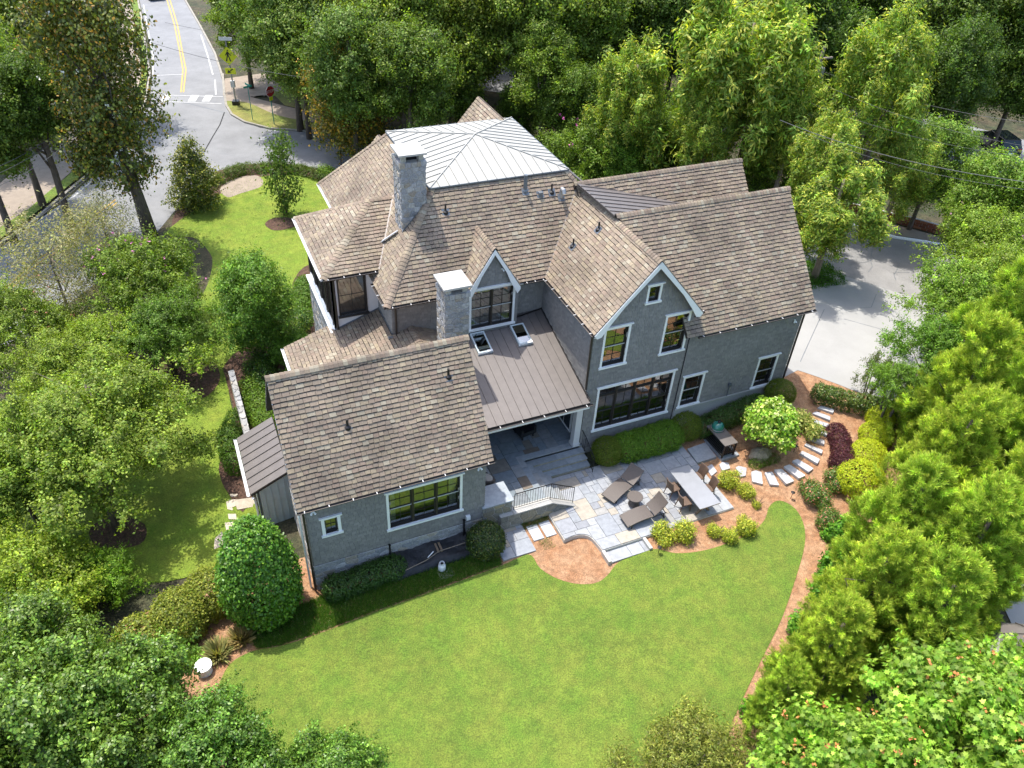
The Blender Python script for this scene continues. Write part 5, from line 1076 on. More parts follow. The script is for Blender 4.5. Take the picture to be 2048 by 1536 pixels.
hedge('hedge', 'light green shrubs left of the low shingled roof beside the terrace wall', [G(540, 870), G(520, 820), G(505, 790)], 1.1, .9, 9000, 'oval', .1, (.1, .19, .025), seed=314, rough=.2, tuft=.1)
yl = shrub_mesh('golden_mound', 320, [((0, 0, .4), (.75, .66, .55))], 15000, 'oval', .045, (.36, .45, .03), 'leaf', .14, tuft=.02, per=6, floor=-.1)
for (px, py, sx, sy, l) in ((1754, 848, 1.0, 1.1, 'small golden-green mound nearest the driveway hedge'), (1746, 884, 1.05, 1.15, 'golden-green clipped mound second from the driveway hedge'), (1728, 925, 1.25, 1.2, 'golden-green clipped mound third from the driveway hedge'), (1712, 976, 1.45, 1.5, 'largest golden-green mound at the lawn end of the row')):
    shrub('golden_mound', l, yl, G(px, py), 'golden-green mounds right of the path', s3=(sx, sx, sy), rz=px)
pb = [((math.cos(a)*0+x, y, .4), (.5, .5, .62)) for x, y, a in ((0, 0, 0), (.35, .4, 0), (.65, .85, 0), (.9, 1.3, 0), (1.05, 1.75, 0), (-.1, -.45, 0), (.0, .25, 0))]
shrub('loropetalum', 'dark purple-leaved clipped shrub beside the stepping stones', shrub_mesh('loropetalum', 321, pb, 26000, 'oval', .055, (.06, .02, .03), 'leaf', .3, [((.12, .03, .06), .15)], tuft=.03, per=5), G(1683, 945), s3=(1, 1.05, 1.05))
hy = [((rx*1.0, ry*1.0, rz_), (.42, .42, .36)) for rx, ry, rz_ in ((0, 0, 2.2), (.7, 0, 1.9), (-.7, .1, 1.9), (0, .7, 1.9), (.1, -.7, 1.8), (.6, .6, 1.6), (-.6, .6, 1.6), (.6, -.6, 1.5), (-.6, -.6, 1.5), (.95, .1, 1.3), (-.95, 0, 1.4), (0, -1.0, 1.2), (.1, .95, 1.3), (.35, .3, 2.15), (-.3, -.3, 2.1), (-.2, .4, 2.1), (.4, -.4, 2.0))]
ht = thing('hydrangea_tree', 'lime green hydrangea tree with cone flower heads beside the grill', 'tree', G(1527, 893))
link('foliage', shrub_mesh('hydrangea', 322, hy, 11000, 'broad', .14, (.2, .36, .05), 'leaf', .22, [((.46, .54, .18), .2)], tuft=.09, per=8, shell=(.6, 1.05), clump=.2), None, ht)
MB().tube([(0, 0, -.2), (.05, 0, .7), (0, 0, 1.5)], [.07, .06, .04]).tube([(.05, 0, .7), (.5, .3, 1.4)], [.04, .02]).tube([(.02, 0, .6), (-.5, -.2, 1.4)], [.04, .02]).tube([(.02, 0, .8), (0, -.6, 1.4)], [.03, .02]).build('trunk', 'bark', ht)
fl = MB(); rf_ = random.Random(9)
for c, r_ in hy:
    for k in range(5):
        d = Vector((rf_.gauss(0, 1), rf_.gauss(0, 1), abs(rf_.gauss(0, 1))+.5)).normalized(); p = Vector(c)+Vector((d.x*r_[0], d.y*r_[1], d.z*r_[2]))
        for q in range(9): e_ = p+Vector((rf_.gauss(0, .03), rf_.gauss(0, .03), rf_.uniform(-.02, .14))); fl.add([e_+Vector((.03, 0, 0)), e_+Vector((0, .03, .01)), e_-Vector((.03, 0, 0)), e_-Vector((0, .03, .01))], [(0, 1, 2, 3)], jit((.55, .62, .25), rf_, .1))
fl.build('flower_head', 'petal', ht, kind='stuff')
az = [shrub_mesh('azalea', 330+i, [((rf_.uniform(-.3, .3), rf_.uniform(-.3, .3), rf_.uniform(.25, .5)), (.22, .22, .26)) for _ in range(9)], 3200, 'oval', .07, (.27, .35, .05), 'leaf', .2, [((.46, .48, .08), .3), ((.14, .2, .04), .15)], tuft=.07, per=8, shell=(.6, 1.1), clump=.2) for i in range(2)]
for (px, py, s_, l) in ((1455, 972, 1.0, 'yellow-green azalea right of the dining chairs'), (1489, 992, .8, 'small yellow-green azalea in front of the third stepping stone'), (1511, 1014, .42, 'tiny yellow-green azalea seedling near the lawn tip'), (1322, 1080, .95, 'yellow-green azalea at the patio edge, left of a pair'),
    (1356, 1078, 1.1, 'yellow-green azalea at the patio edge behind the reclined chair'), (1432, 1070, .75, 'yellow-green azalea at the left end of the mulch-bed row'), (1460, 1078, .8, 'low yellow-green azalea in the middle of the mulch-bed row'), (1488, 1060, .95, 'yellow-green azalea at the right end of the mulch-bed row')):
    shrub('azalea', l, az[px % 2], G(px, py), 'yellow-green azaleas in the pine straw', s3=(s_, s_, s_), rz=px*.7)
dr_ = shrub_mesh('drift_rose', 335, [((rf_.uniform(-.45, .45), rf_.uniform(-.45, .45), rf_.uniform(.2, .45)), (.26, .26, .26)) for _ in range(12)], 6500, 'oval', .06, (.08, .15, .03), 'leaf_gloss', .25, [((.75, .25, .27), .08), ((.16, .23, .05), .15)], tuft=.06, per=8, shell=(.6, 1.1))
for (px, py, s_, l) in ((1625, 1000, 1.2, 'pink-flowered rose shrub near the path light'), (1668, 968, 1.1, 'rose shrub with few pink blooms beside the golden mound'), (1652, 1048, 1.0, 'pink-flowered rose shrub closest to the lawn strip')):
    shrub('rose_shrub', l, dr_, G(px, py), 'pink drift roses', s3=(s_,)*3, rz=px)
gm_ = shrub_mesh('green_tuft', 336, [((rf_.uniform(-.4, .4), rf_.uniform(-.4, .4), rf_.uniform(.2, .6)), (.3, .3, .3)) for _ in range(10)], 5200, 'broad', .1, (.08, .22, .02), 'leaf', .2, [((.16, .34, .04), .2)], tuft=.07, per=8, shell=(.6, 1.1))
for i, (px, py, s_, w_) in enumerate(((1690, 1085, 1.2, 'uppermost'), (1672, 1150, 1.2, 'second from the top'), (1648, 1200, 1.1, 'third from the top'), (1605, 1275, 1.2, 'fourth from the top'), (1568, 1365, 1.1, 'fifth from the top'), (1540, 1435, 1.2, 'lowest'))):
    shrub('bright_shrub', f'bright green shrub under the conifers at the straw edge, {w_}', gm_, G(px, py), 'bright shrubs at the foot of the conifer row', s3=(s_,)*3, rz=i)
shrub('variegated_shrub', 'pale variegated shrub between the hydrangea tree and the path', shrub_mesh('variegated', 337, [((rf_.uniform(-.3, .3), rf_.uniform(-.5, .5), .35), (.25, .25, .25)) for _ in range(8)], 2600, 'narrow', .14, (.2, .28, .08), 'leaf', .2, [((.45, .45, .2), .3)], tuft=.08, per=6), G(1606, 862), s3=(1, 1.2, 1.2))
shrub('groundcover_mound', 'low green groundcover mound by the boulder under the hydrangea', shrub_mesh('cover', 338, [((x, 0, .1), (.35, .35, .16)) for x in (-.6, -.3, 0, .3, .6)], 5000, 'oval', .04, (.09, .17, .02), 'leaf', .2, tuft=.03), G(1528, 925), s3=(.9, .9, 1), stems=False)
bo = thing('boulder', 'tan boulder below the hydrangea tree', 'boulder', G(1520, 912)); bm = MB(); rr = random.Random(4); bm.lathe([(.25, -.2), (.42, .0), (.4, .2), (.26, .36), (.06, .42)], 9); bm.v = [(x*1.4*rr.uniform(.85, 1.1), y*rr.uniform(.85, 1.1), z*rr.uniform(.9, 1.1)) for x, y, z in bm.v]; bm.c = [(.36, .29, .2)]*len(bm.v); bm.build('rock', 'stone', bo)
ftr = shrub_mesh('grass_clump', 340, [((0, 0, .1), (.1, .1, .1))], 10, 'blade', .1, (.2, .22, .08), 'leaf')
def grass_clump(name, label, p, r_, n, col, seed, grp=None):
    rng = np.random.default_rng(seed); a = rng.uniform(0, 6.28, n); l = r_*rng.uniform(.7, 1.15, n); C = np.stack([np.cos(a)*.05*rng.random(n), np.sin(a)*.05*rng.random(n), np.zeros(n)], 1); al = np.stack([np.cos(a), np.sin(a), rng.uniform(.3, 1.4, n)], 1)
    t_ = thing(name, label, 'ornamental grass', p, grp); lv = LS['needle']; me = leaf_mesh(name, C, np.tile([0, 0, 1.], (n, 1)), l, 'needle', leaf_cols(n, rng, col, .2), rng, 'needle', .2, al); link('blades', me, None, t_); return t_
for i, (px, py, r_, col, l) in enumerate(((484, 1278, .68, (.28, .25, .13), 'tan grass clump nearest the egg-shaped shrub'), (436, 1308, .7, (.24, .26, .12), 'grey-green grass clump in the middle of three'), (388, 1318, .55, (.14, .25, .05), 'greener grass clump at the left of three'))):
    grass_clump('grass_clump', l, G(px, py, .1), r_, 420, col, 350+i, 'grass clumps in the corner straw bed')
# mondo grass strips (uncountable)
def tufts(name, poly, n, size, col, seed, m='leaf', leaf='blade', mix=(), h_=.0, spread=1.2, off=.03, upz=(.5, 1.6)):
    rng = np.random.default_rng(seed); xs = [p[0] for p in poly]; ys = [p[1] for p in poly]; P = []
    c = rng.uniform(0, 1, (int(n*3), 2)); c[:, 0] = min(xs)+c[:, 0]*(max(xs)-min(xs)); c[:, 1] = min(ys)+c[:, 1]*(max(ys)-min(ys))
    px, py = np.array(xs), np.array(ys); ins = np.zeros(len(c), bool)
    for i in range(len(px)):
        x1, y1, x2, y2 = px[i], py[i], px[(i+1) % len(px)], py[(i+1) % len(px)]
        if y1 != y2: ins ^= ((y1 > c[:, 1]) != (y2 > c[:, 1])) & (c[:, 0] < (x2-x1)*(c[:, 1]-y1)/(y2-y1)+x1)
    c = c[ins][:n]; z = raw_h(c[:, 0], c[:, 1])+off; C = np.stack([c[:, 0], c[:, 1], z], 1); k = len(C)
    al = np.stack([rng.normal(0, spread*.5, k), rng.normal(0, spread*.5, k), rng.uniform(*upz, k)], 1)
    cl = leaf_cols(k, rng, col, .2, mix); me = leaf_mesh(name, C, rng.normal(0, 1, (k, 3)), size*rng.uniform(.6, 1.3, k), leaf, cl, rng, m, .3, al)
    return link(name, me, None, kind='stuff')
tufts('mondo_grass', gp((495, 1270), (470, 1235), (560, 1230), (640, 1195), (800, 1150), (860, 1130), (985, 1090), (1004, 1130), (920, 1162), (830, 1195), (766, 1218), (700, 1243), (630, 1270), (560, 1292), (515, 1300)), 36000, .2, (.06, .15, .02), 361, mix=[((.14, .26, .04), .2), ((.3, .36, .2), .03)])
tufts('groundcover', gp((1040, 1048), (1090, 1028), (1100, 1040), (1050, 1062)), 1500, .12, (.08, .15, .02), 362)
tufts('groundcover', gp((1078, 1085), (1100, 1075), (1110, 1095), (1090, 1102)), 260, .12, (.08, .17, .03), 363)
# ------------------------------------------------------------------ trees
def T(kind, px, py, h_, wpx, label, group=None, name=None, tr=None, foot=None, **k):
    p = G(px, py, h_); d = (Vector((p.x, p.y, p.z+h_))-CAM).dot(FW); rx = TREE[kind][1]; sc = wpx*d/FPX/(2*rx*.95)
    tr = tr or .05*h_*.5+.05
    if foot: q = G(*foot); k['lean'] = (p.x-q.x, p.y-q.y); h_ = p.z+h_-q.z; p = q
    return tree(name or 'tree', label, kind, p, h_, sc, tr=tr, group=group, **k)
pink = ((.62, .2, .4), 26, .1)
T('magnolia', 195, 175, 10, 240, 'huge dark magnolia with white blossoms rising over the road at upper left', name='magnolia_tree', tr=.42, foot=(302, 472), limbs=14, rz=1, sz=1.15, flowers=((.8, .78, .68), 46, .16), var=0)
T('small_magnolia', 385, 352, 2.4, 110, 'small magnolia beside the street-side end of the front lawn', name='magnolia_tree', tr=.1)
T('sapling', 562, 352, 3.0, 84, 'slender multi-stemmed young tree in a round mulch ring on the front lawn', name='young_tree', tr=.06, stems=4, limbs=12, sz=1.25)
T('sapling', 250, 590, 1.5, 70, 'young shrub-like tree under the crape myrtles by the left bed', name='young_tree', stems=3)
T('crape', 290, 545, 3.6, 230, 'crape myrtle with pink blooms between the road and front lawn', name='crape_myrtle', stems=3, flowers=pink, tint=(.85, .9, .8), var=0)
T('crape', 325, 655, 3.2, 190, 'darker multi-stemmed crape myrtle in the round bed on the left lawn', name='crape_myrtle', stems=4, tint=(.65, .8, .75), var=1)
T('pale_oak', 508, 615, 3.6, 175, 'bushy green tree with exposed trunk left of the turret', tr=.1, tint=(.62, .85, .55), limbs=12)
T('big_crape', 185, 870, 4.2, 440, 'widest crape myrtle, its crown spreading over the left lawn', name='crape_myrtle', stems=3, tr=.2, foot=(236, 1062), var=2, tint=(1.05, 1.05, 1))
T('crape', 30, 930, 3.6, 280, 'crape myrtle touching the left edge beside the widest one', name='crape_myrtle', stems=4, tr=.14, var=0, tint=(.95, 1, .9))
T('crape', 120, 735, 3.4, 210, 'light green crape myrtle in the middle of the left cluster', name='crape_myrtle', stems=3, tr=.12, var=1, tint=(1.15, 1.1, 1))
T('crape', 40, 640, 3.4, 220, 'crape myrtle with reddish blooms by the left edge below the road', name='crape_myrtle', stems=3, tr=.12, var=2, flowers=((.4, .16, .1), 20, .1), tint=(.9, .9, .85))
T('crape', 210, 690, 2.8, 190, 'small bright crape myrtle in front of the feathery tree', name='crape_myrtle', stems=3, tr=.1, var=0, tint=(1.2, 1.2, .9))
T('feathery', 110, 545, 3.5, 260, 'thin feathery grey-green tree letting the road show through', name='feathery_tree', tr=.1, limbs=16, bark='bark_pale')
T('feathery', 215, 480, 3.0, 190, 'pale feathery tree right below the magnolia trunk', name='feathery_tree', tr=.09, limbs=14, bark='bark_pale', tint=(1.1, 1.1, 1.2))
0 and T('feathery', 20, 470, 3.5, 180, 'grey-green feathery tree at the left edge over the road', name='feathery_tree', tr=.09, limbs=14, bark='bark_pale', tint=(.9, 1, .8))
T('crape', 590, 700, 1.6, 110, 'glossy evergreen shrub-tree between the low roof and the round bed', name='evergreen_shrub', cat='shrub', tint=(.6, .85, .6))
# woods on the left, beyond the pavement
for px, py, h_, w_, tn, l in ((40, 70, 9, 230, (.8, .85, .8), 'dark leafy tree filling the upper left corner'), (10, 190, 8, 190, (1.2, 1.3, 1), 'yellow-green tree at the left edge behind the magnolia'), (60, 200, 9, 150, (.6, .75, .6), 'very dark tree behind the magnolia, left of its crown'),
        (-60, 250, 8, 220, (.8, .9, .8), 'tree cut by the left edge above the power lines'), (150, 20, 9, 200, (.9, .95, .9), 'tree behind the top of the magnolia'), (-80, 60, 9, 240, (.8, .9, .8), 'tree beyond the upper left corner')):
    T('oak', px, py, h_, w_, l, 'dark trees beyond the pavement', tint=tn)
# woods behind the house
W = [('oak', 480, 25, 7, 120, (1, 1.1, .8), 'oak right of the road above the yellow crossing sign'), ('pale_oak', 575, 45, 9, 220, (.85, .95, .9), 'pale green oak at the top, right of the road'), ('pale_oak', 600, 110, 7, 160, (.95, 1, .95), 'silvery green oak hanging over the sidewalk by the stop sign'),
     ('oak', 690, 40, 9, 230, (1.1, 1.05, 1), 'broad oak at the top, third tree right of the road'), ('pale_oak', 700, 140, 8, 190, (.7, .8, .75), 'mid-green oak above the golden magnolia'), ('oak', 800, 60, 10, 230, (1.2, 1.2, 1.1), 'tall oak over the bare trunk left of the metal roof'), ('oak', 820, 160, 8, 180, (.9, 1, .95), 'dense oak crown directly above the left chimney'),
     ('oak', 915, 60, 9, 210, (1.25, 1.2, 1.1), 'sunlit oak at the top, above the left part of the metal roof'), ('oak', 900, 180, 5, 130, (.8, .95, .8), 'lower oak left of the pale asphalt gap'), ('oak', 1045, 45, 10, 220, (1.2, 1.25, 1.1), 'tall oak at the top above the pale asphalt gap'), ('oak', 1090, 150, 7, 150, (1.1, 1.2, 1), 'oak right of the pale asphalt gap behind the metal roof'),
     ('oak', 1150, 60, 9, 200, (1, 1.1, 1), 'oak at the top left of the first willow oak'), ('oak', 1145, 215, 5, 140, (.8, .95, .8), 'dark oak behind the purple-flowered crape myrtle'), ('oak', 1040, 225, 3.5, 100, (.7, .9, .7), 'low dark tree behind the street-side gable peak'), ('oak', 1250, 40, 9, 200, (.7, .8, .8), 'very dark oak above the first willow oak'),
     ('oak', 1355, 70, 8, 190, (.65, .8, .75), 'dark oak between the first two willow oaks'), ('oak', 1390, 250, 4, 150, (.8, 1, .8), 'dark low tree between the willow oaks behind the far garage roof'), ('oak', 1330, 300, 3, 130, (.9, 1.05, .8), 'bushy low tree behind the far garage roof'), ('oak', 1600, 60, 9, 200, (.6, .75, .7), 'dark vine-hung tree behind the large willow oak'), ('oak', 1680, 130, 7, 150, (.65, .85, .7), 'deep green tree between the two tall willow oaks'),
     ('oak', 1880, 50, 10, 220, (.7, .8, .8), 'dark tree in the upper right, right of the tall willow oak'), ('oak', 1990, 60, 10, 230, (.75, .85, .75), 'dark tree in the upper right corner'), ('oak', 1900, 160, 8, 170, (.6, .75, .7), 'shadowy tree above the parked car, left one'), ('oak', 2050, 140, 8, 170, (.65, .8, .7), 'shadowy tree above the parked car, right one'),
     ('pale_oak', 1985, 435, 4, 200, (.8, .95, .6), 'broad bright tree below the parked car'), ('pale_oak', 1865, 340, 4.5, 160, (.75, .9, .6), 'spreading green tree over the brick wall'), ('oak', 2085, 360, 4, 100, (1.2, 1.5, 1), 'green tree at the right edge beside the parked car'), ('oak', 1560, 330, 3, 150, (1, 1.2, .9), 'low tree right of the far garage ridge'), ('oak', 1240, 330, 2.6, 110, (1, 1.3, .9), 'low light tree behind the valley roof'), ('oak', 1780, 180, 7, 130, (.6, .75, .65), 'dark tree behind the leaning willow oak top'),
     ('oak', 520, -60, 10, 180, (.7, .8, .7), 'tree at the very top right of the road'), ('oak', 1700, 10, 10, 200, (.6, .7, .65), 'dark tree at the top between willow oak tips'), ('oak', 1450, -20, 10, 220, (.6, .7, .65), 'dark tree at the top behind the large willow oak')]
for kind, px, py, h_, w_, tn, l in W: T(kind, px, py, h_, w_, l, 'trees of the wood behind the house', tint=tn)
fr_ = random.Random(12); ORD = 'first second third fourth fifth sixth seventh eighth ninth tenth eleventh twelfth thirteenth fourteenth fifteenth'.split()
for row, (yy, st) in enumerate(((-20, 120), (-75, 130), (-130, 140))):
    for n_, px in enumerate(range(600, 2250, st)):
        T('oak', px+fr_.uniform(-30, 30), yy+fr_.uniform(-10, 10), 9.5, 220-row*20, '%s, %s from the left' % (['wood tree cut by the top edge', 'tree behind those cut by the top edge', 'farthest tree behind the wood'][row], ORD[n_]), 'distant trees along the top edge', tint=(fr_.uniform(.6, 1), fr_.uniform(.75, 1), .8), limbs=4)
T('golden_magnolia', 700, 205, 5, 180, 'golden-brown magnolia between the side street and the metal roof', name='magnolia_tree', tr=.2, foot=(722, 252))
T('golden_magnolia', 745, 150, 6, 140, 'smaller yellowish magnolia above the golden-brown one', name='magnolia_tree', tr=.15, tint=(1.2, 1.1, 1))
T('crape', 1190, 300, 3.0, 220, 'crape myrtle with purple flowers beside the pale metal roof', name='crape_myrtle', stems=4, flowers=((.5, .1, .32), 26, .16), tint=(.75, .85, .7))
for px, py, h_, w_, sz, ln, l in ((1265, 205, 7, 150, 1.1, (0, 0), 'slim sunlit willow oak, leftmost of the bright trees behind the garage'), (1480, 175, 8.5, 290, .95, (0, 0), 'largest sunlit willow oak behind the garage, its fork visible'), (1530, 110, 9.5, 130, .9, (0, 0), 'pointed willow oak crown behind the largest one'), (1745, 195, 9, 200, 1.15, (.5, 0), 'tall leaning willow oak in front of the dark wood at right'),
        (1650, 330, 6, 130, 1.1, (0, 0), 'mid-height willow oak beside the utility pole'), (1800, 350, 5, 120, 1.0, (.4, 0), 'small willow oak left of the bright spreading tree'), (1668, 425, 4.6, 190, .85, (0, 0), 'willow oak at the driveway edge right of the garage'), (1590, 240, 7, 110, 1.2, (0, 0), 'narrow willow oak between the largest one and the pole'), (1420, 260, 6, 120, 1.0, (0, 0), 'shorter willow oak left of the far garage ridge end')):
    T('willow_oak', px, py, h_, w_, l, 'sunlit willow oaks behind the garage', name='willow_oak', sz=sz, tr=.22, lean=ln, foot=(1626, 562) if px == 1668 else None, bark='bark_pale', limbs=14)
lw = thing('shrub_island', 'small green grass island with a low shrub at the driveway corner', 'shrub', G(1630, 553)); link('foliage', shrub_mesh('island', 345, [((x, y, .1), (.9, .9, .35)) for x in (-1.2, -.2, .7) for y in (-.5, .6)], 9000, 'narrow', .14, (.06, .16, .015), 'leaf', .2, tuft=.08), None, lw)
# right side: crape myrtles by the driveway, conifer row, maples
for px, py, h_, w_, tn, l, fl_ in ((1990, 490, 4.5, 220, (1.05, 1.1, .9), 'crape myrtle with a few pink tips in front of the brick wall', ((.55, .25, .35), 16, .08)), (1930, 595, 4, 215, (1.0, 1.15, .95), 'round crape myrtle overhanging the driveway', None), (1890, 700, 3.6, 190, (.75, 1.0, .8), 'dense green crape myrtle at the driveway bottom corner', None),
        (2010, 570, 4.5, 220, (1.15, 1.15, .9), 'bright crape myrtle between the driveway and the conifers', None), (1800, 760, 3, 120, (.8, 1, .8), 'small crape myrtle above the golden mounds', None), (2040, 440, 4.5, 200, (1.0, 1.1, .9), 'crape myrtle at the right edge above the conifers', None)):
    T('crape', px, py, h_, w_, l, 'crape myrtles along the driveway', name='crape_myrtle', stems=4, tr=.12, tint=tn, flowers=fl_)
tw_ = T('twiggy', 1752, 745, 1.6, 80, 'sparse bare-twigged shrub reaching over the white driveway', name='twiggy_shrub', cat='shrub', stems=4, limbs=12, tr=.06, tint=(.8, .8, .7), sz=1.2)
for i, (px, py, h_, w_, l) in enumerate(((1985, 690, 4.2, 250, 'conifer nearest the crape myrtles, uppermost of the feathery row'), (1925, 795, 4.0, 250, 'feathery conifer beside the golden mounds'), (2030, 850, 4.4, 260, 'feathery conifer at the right edge, upper one'), (1900, 925, 4.2, 240, 'feathery conifer behind the rose shrubs'), (1805, 1055, 3.9, 245, 'feathery conifer leaning over the rose shrubs'),
        (2020, 1040, 4.6, 270, 'feathery conifer at the right edge above the grey driveway'), (1930, 1120, 4.4, 270, 'feathery conifer in the middle of the lower row'), (1740, 1190, 3.9, 245, 'feathery conifer by the narrow straw strip'), (1860, 1250, 4.3, 270, 'feathery conifer right above the maples'), (1655, 1312, 3.4, 230, 'lowest feathery conifer, near the maple leaves'), (1565, 1400, 2.6, 160, 'short feathery conifer at the end of the row'))):
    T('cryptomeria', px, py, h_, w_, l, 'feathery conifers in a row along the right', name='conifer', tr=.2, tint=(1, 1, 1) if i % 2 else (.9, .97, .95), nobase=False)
for i, (px, py, h_, w_, l) in enumerate(((2010, 1400, 5.6, 260, 'maple with orange new shoots nearest the right edge conifers'), (1640, 1540, 4.6, 300, 'maple with star-shaped leaves right of the olive-green bush'), (1880, 1465, 5.4, 340, 'largest maple with red shoots in the lower right corner'), (1770, 1600, 5.2, 330, 'maple cut by the bottom edge'), (2060, 1560, 5.8, 340, 'maple cut by the right and bottom edges'))):
    T('maple', px, py, h_, w_, l, 'young maples in the lower right corner', name='maple_tree', tr=.14, flowers=((.6, .24, .07), 46, .1), rz=i*1.3)
T('olive_bush', 1375, 1530, 1.2, 280, 'olive-green fine-leaved bush at the bottom edge of the lawn', name='bush', cat='shrub', stems=4)
for i, (px, py, h_, w_, tn, l) in enumerate(((80, 1330, 2.6, 330, (1, 1, 1), 'glossy evergreen tree at the left edge under the rough hedge'), (245, 1440, 2.6, 340, (.9, .95, .95), 'glossy evergreen tree behind the white cylinder'), (440, 1540, 2.4, 310, (.8, .95, .9), 'glossy evergreen tree reaching onto the bottom of the lawn'), (70, 1480, 3.0, 400, (.95, 1, 1), 'glossy evergreen tree in the lower left corner'), (660, 1580, 2.0, 260, (.85, 1, .9), 'rightmost glossy evergreen tree at the bottom edge'))):
    T('laurel', px, py, h_, w_, l, 'glossy evergreens in the lower left', name='evergreen_tree', tr=.13, tint=tn)
T('crape', 60, 1170, 1.6, 300, 'loose light green shrub left of the rough hedge', name='loose_shrub', cat='shrub', tint=(1.3, 1.25, .9), stems=3, tr=.08)
T('crape', 190, 1165, 1.0, 170, 'low spreading shrub between the shaded lawn and the rough hedge', name='loose_shrub', cat='shrub', tint=(.8, 1.05, .6), stems=3, tr=.08)

# ------------------------------------------------------------------ patio furniture
def chaise(loc, rz, label, ang):
    t = thing('chaise_longue', label, 'lounge chair', loc, 'wicker lounge chairs on the patio', rz)
    w_ = .36; mb = MB(); n = 10; P = []
    for k in range(n+1): s_ = k/n; P.append((-1.0+1.25*s_, .34-.08*(1-s_)**2*1.6+.05*math.sin(s_*2.6)))
    vs = []; 
    for x, z in P: vs += [(x, -w_, z), (x, w_, z), (x, w_, z-.06), (x, -w_, z-.06)]
    fs = []
    for k in range(n): o = 4*k; fs += [(o, o+4, o+5, o+1), (o+1, o+5, o+6, o+2), (o+2, o+6, o+7, o+3), (o+3, o+7, o+4, o)]
    fs += [(0, 1, 2, 3), (4*n+3, 4*n+2, 4*n+1, 4*n)]; mb.add(vs, fs); mb.build('seat', 'wicker', t)
    a = R(ang); x0, z0 = .29, .36; b = MB(); vs = []; m_ = 8
    for k in range(m_+1): s_ = k/m_*.82; bow = .05*math.sin(math.pi*k/m_); x = x0+math.cos(a)*s_+math.sin(a)*bow; z = z0+math.sin(a)*s_-math.cos(a)*bow; nx_, nz_ = -math.sin(a)*.04, math.cos(a)*.04; vs += [(x, -w_, z+nz_), (x, w_, z+nz_), (x-nx_, w_, z), (x-nx_, -w_, z)]
    fs = []
    for k in range(m_): o = 4*k; fs += [(o, o+4, o+5, o+1), (o+1, o+5, o+6, o+2), (o+2, o+6, o+7, o+3), (o+3, o+7, o+4, o)]
    fs += [(0, 1, 2, 3), (4*m_+3, 4*m_+2, 4*m_+1, 4*m_)]; b.add(vs, fs); b.build('backrest', 'wicker', t)
    for y in (-w_+.03, w_-.03):
        MB().tube([(-.95, y, .22), (-.4, y, .3), (.3, y, .3), (.92, y, .3)], .02, 6).build('side_rail', 'dark_metal', t)
        for x in (-.72, .78): MB().tube([(x, y, .28), (x+(.07 if x > 0 else -.07), y, 0)], .022, 6).build('leg', 'dark_metal', t)
    MB().tube([(x0+math.cos(a)*.5, -w_+.06, z0+math.sin(a)*.5), (.88, -w_+.06, .29)], .014, 5).tube([(x0+math.cos(a)*.5, w_-.06, z0+math.sin(a)*.5), (.88, w_-.06, .29)], .014, 5).tube([(.88, -w_+.06, .29), (.88, w_-.06, .29)], .014, 5).build('prop', 'dark_metal', t)
    MB().tube([(.85, -w_, .02), (.85, w_, .02)], .015, 5).build('crossbar', 'dark_metal', t)
    return t
chaise((5.62, -2.75, PZ), R(22), 'brown wicker lounge chair with raised back, nearer the porch stairs', 33)
chaise((5.7, -4.5, PZ), R(1), 'brown wicker lounge chair with steep back, nearer the lawn steps', 48)
sd = thing('side_table', 'round wicker side table between the two lounge chairs', 'table', (5.72, -3.66, PZ)); MB().lathe([(.33, .45), (.345, .455), (.345, .49), (.33, .5)], 28).build('tabletop', 'wicker', sd); MB().lathe([(.22, 0), (.26, .02), (.17, .22), (.28, .45)], 24).build('base', 'wicker', sd)
tb_ = thing('dining_table', 'long pale metal-topped dining table with crossed wooden legs', 'table', (8.31, -4.27, PZ))
MB().box(-.52, .52, -1.22, 1.22, .7, .75).build('tabletop', 'zinc', tb_)
for y in (-.85, .85):
    for s_ in (-1, 1): MB().bar((-.34*s_, y, 0), (.34*s_, y+.001*s_, .7), .09, .07).build('leg', 'teak', tb_)
MB().box(-.04, .04, -.85, .85, .3, .38).build('stretcher', 'teak', tb_)
def dchair(x, y, rz, label):
    t = thing('dining_chair', label, 'chair', (x, y, PZ), 'brown wicker dining chairs', rz)     # faces +x
    MB().prism([(-.22, -.23, .4), (.24, -.25, .42), (.24, .25, .42), (-.22, .23, .4)], (0, 0, .06)).build('seat', 'wicker_brown', t)
    b = MB(); vs = []; n = 6
    for k in range(n+1): z = .42+.55*k/n; x_ = -.2-.13*(k/n)**1.3; wd = .23-.02*math.sin(k/n*3.1)+.02*(k/n); cv = .05; vs += [(x_+cv, -wd, z), (x_, 0, z), (x_+cv, wd, z), (x_+cv-.04, wd, z), (x_-.04, 0, z), (x_+cv-.04, -wd, z)]
    fs = []
    for k in range(n): o = 6*k; fs += [(o+j, o+(j+1) % 6, o+6+(j+1) % 6, o+6+j) for j in range(6)]
    fs += [tuple(range(6*n, 6*n+6))]; b.add(vs, fs); b.build('backrest', 'wicker_brown', t)
    for lx, ly in ((.2, .2), (.2, -.2), (-.2, .2), (-.2, -.2)): MB().tube([(lx, ly, .42), (lx*(1.15 if lx > 0 else 1.45), ly*1.12, 0)], [.03, .018], 6).build('leg', 'wicker_brown', t)
dchair(7.62, -3.75, R(4), 'wicker dining chair on the lounge-chair side, nearer the porch'); dchair(7.62, -4.65, R(-5), 'wicker dining chair on the lounge-chair side, nearer the lawn')
dchair(9.02, -3.55, R(183), 'wicker dining chair on the stepping-stone side, nearer the grill'); dchair(9.02, -4.35, R(177), 'wicker dining chair on the stepping-stone side, nearer the lawn')
gt = thing('grill_table', 'dark slatted grill table standing on a stone slab', 'table', (11.36, -1.95, -1.93)); gt.rotation_euler[2] = 0
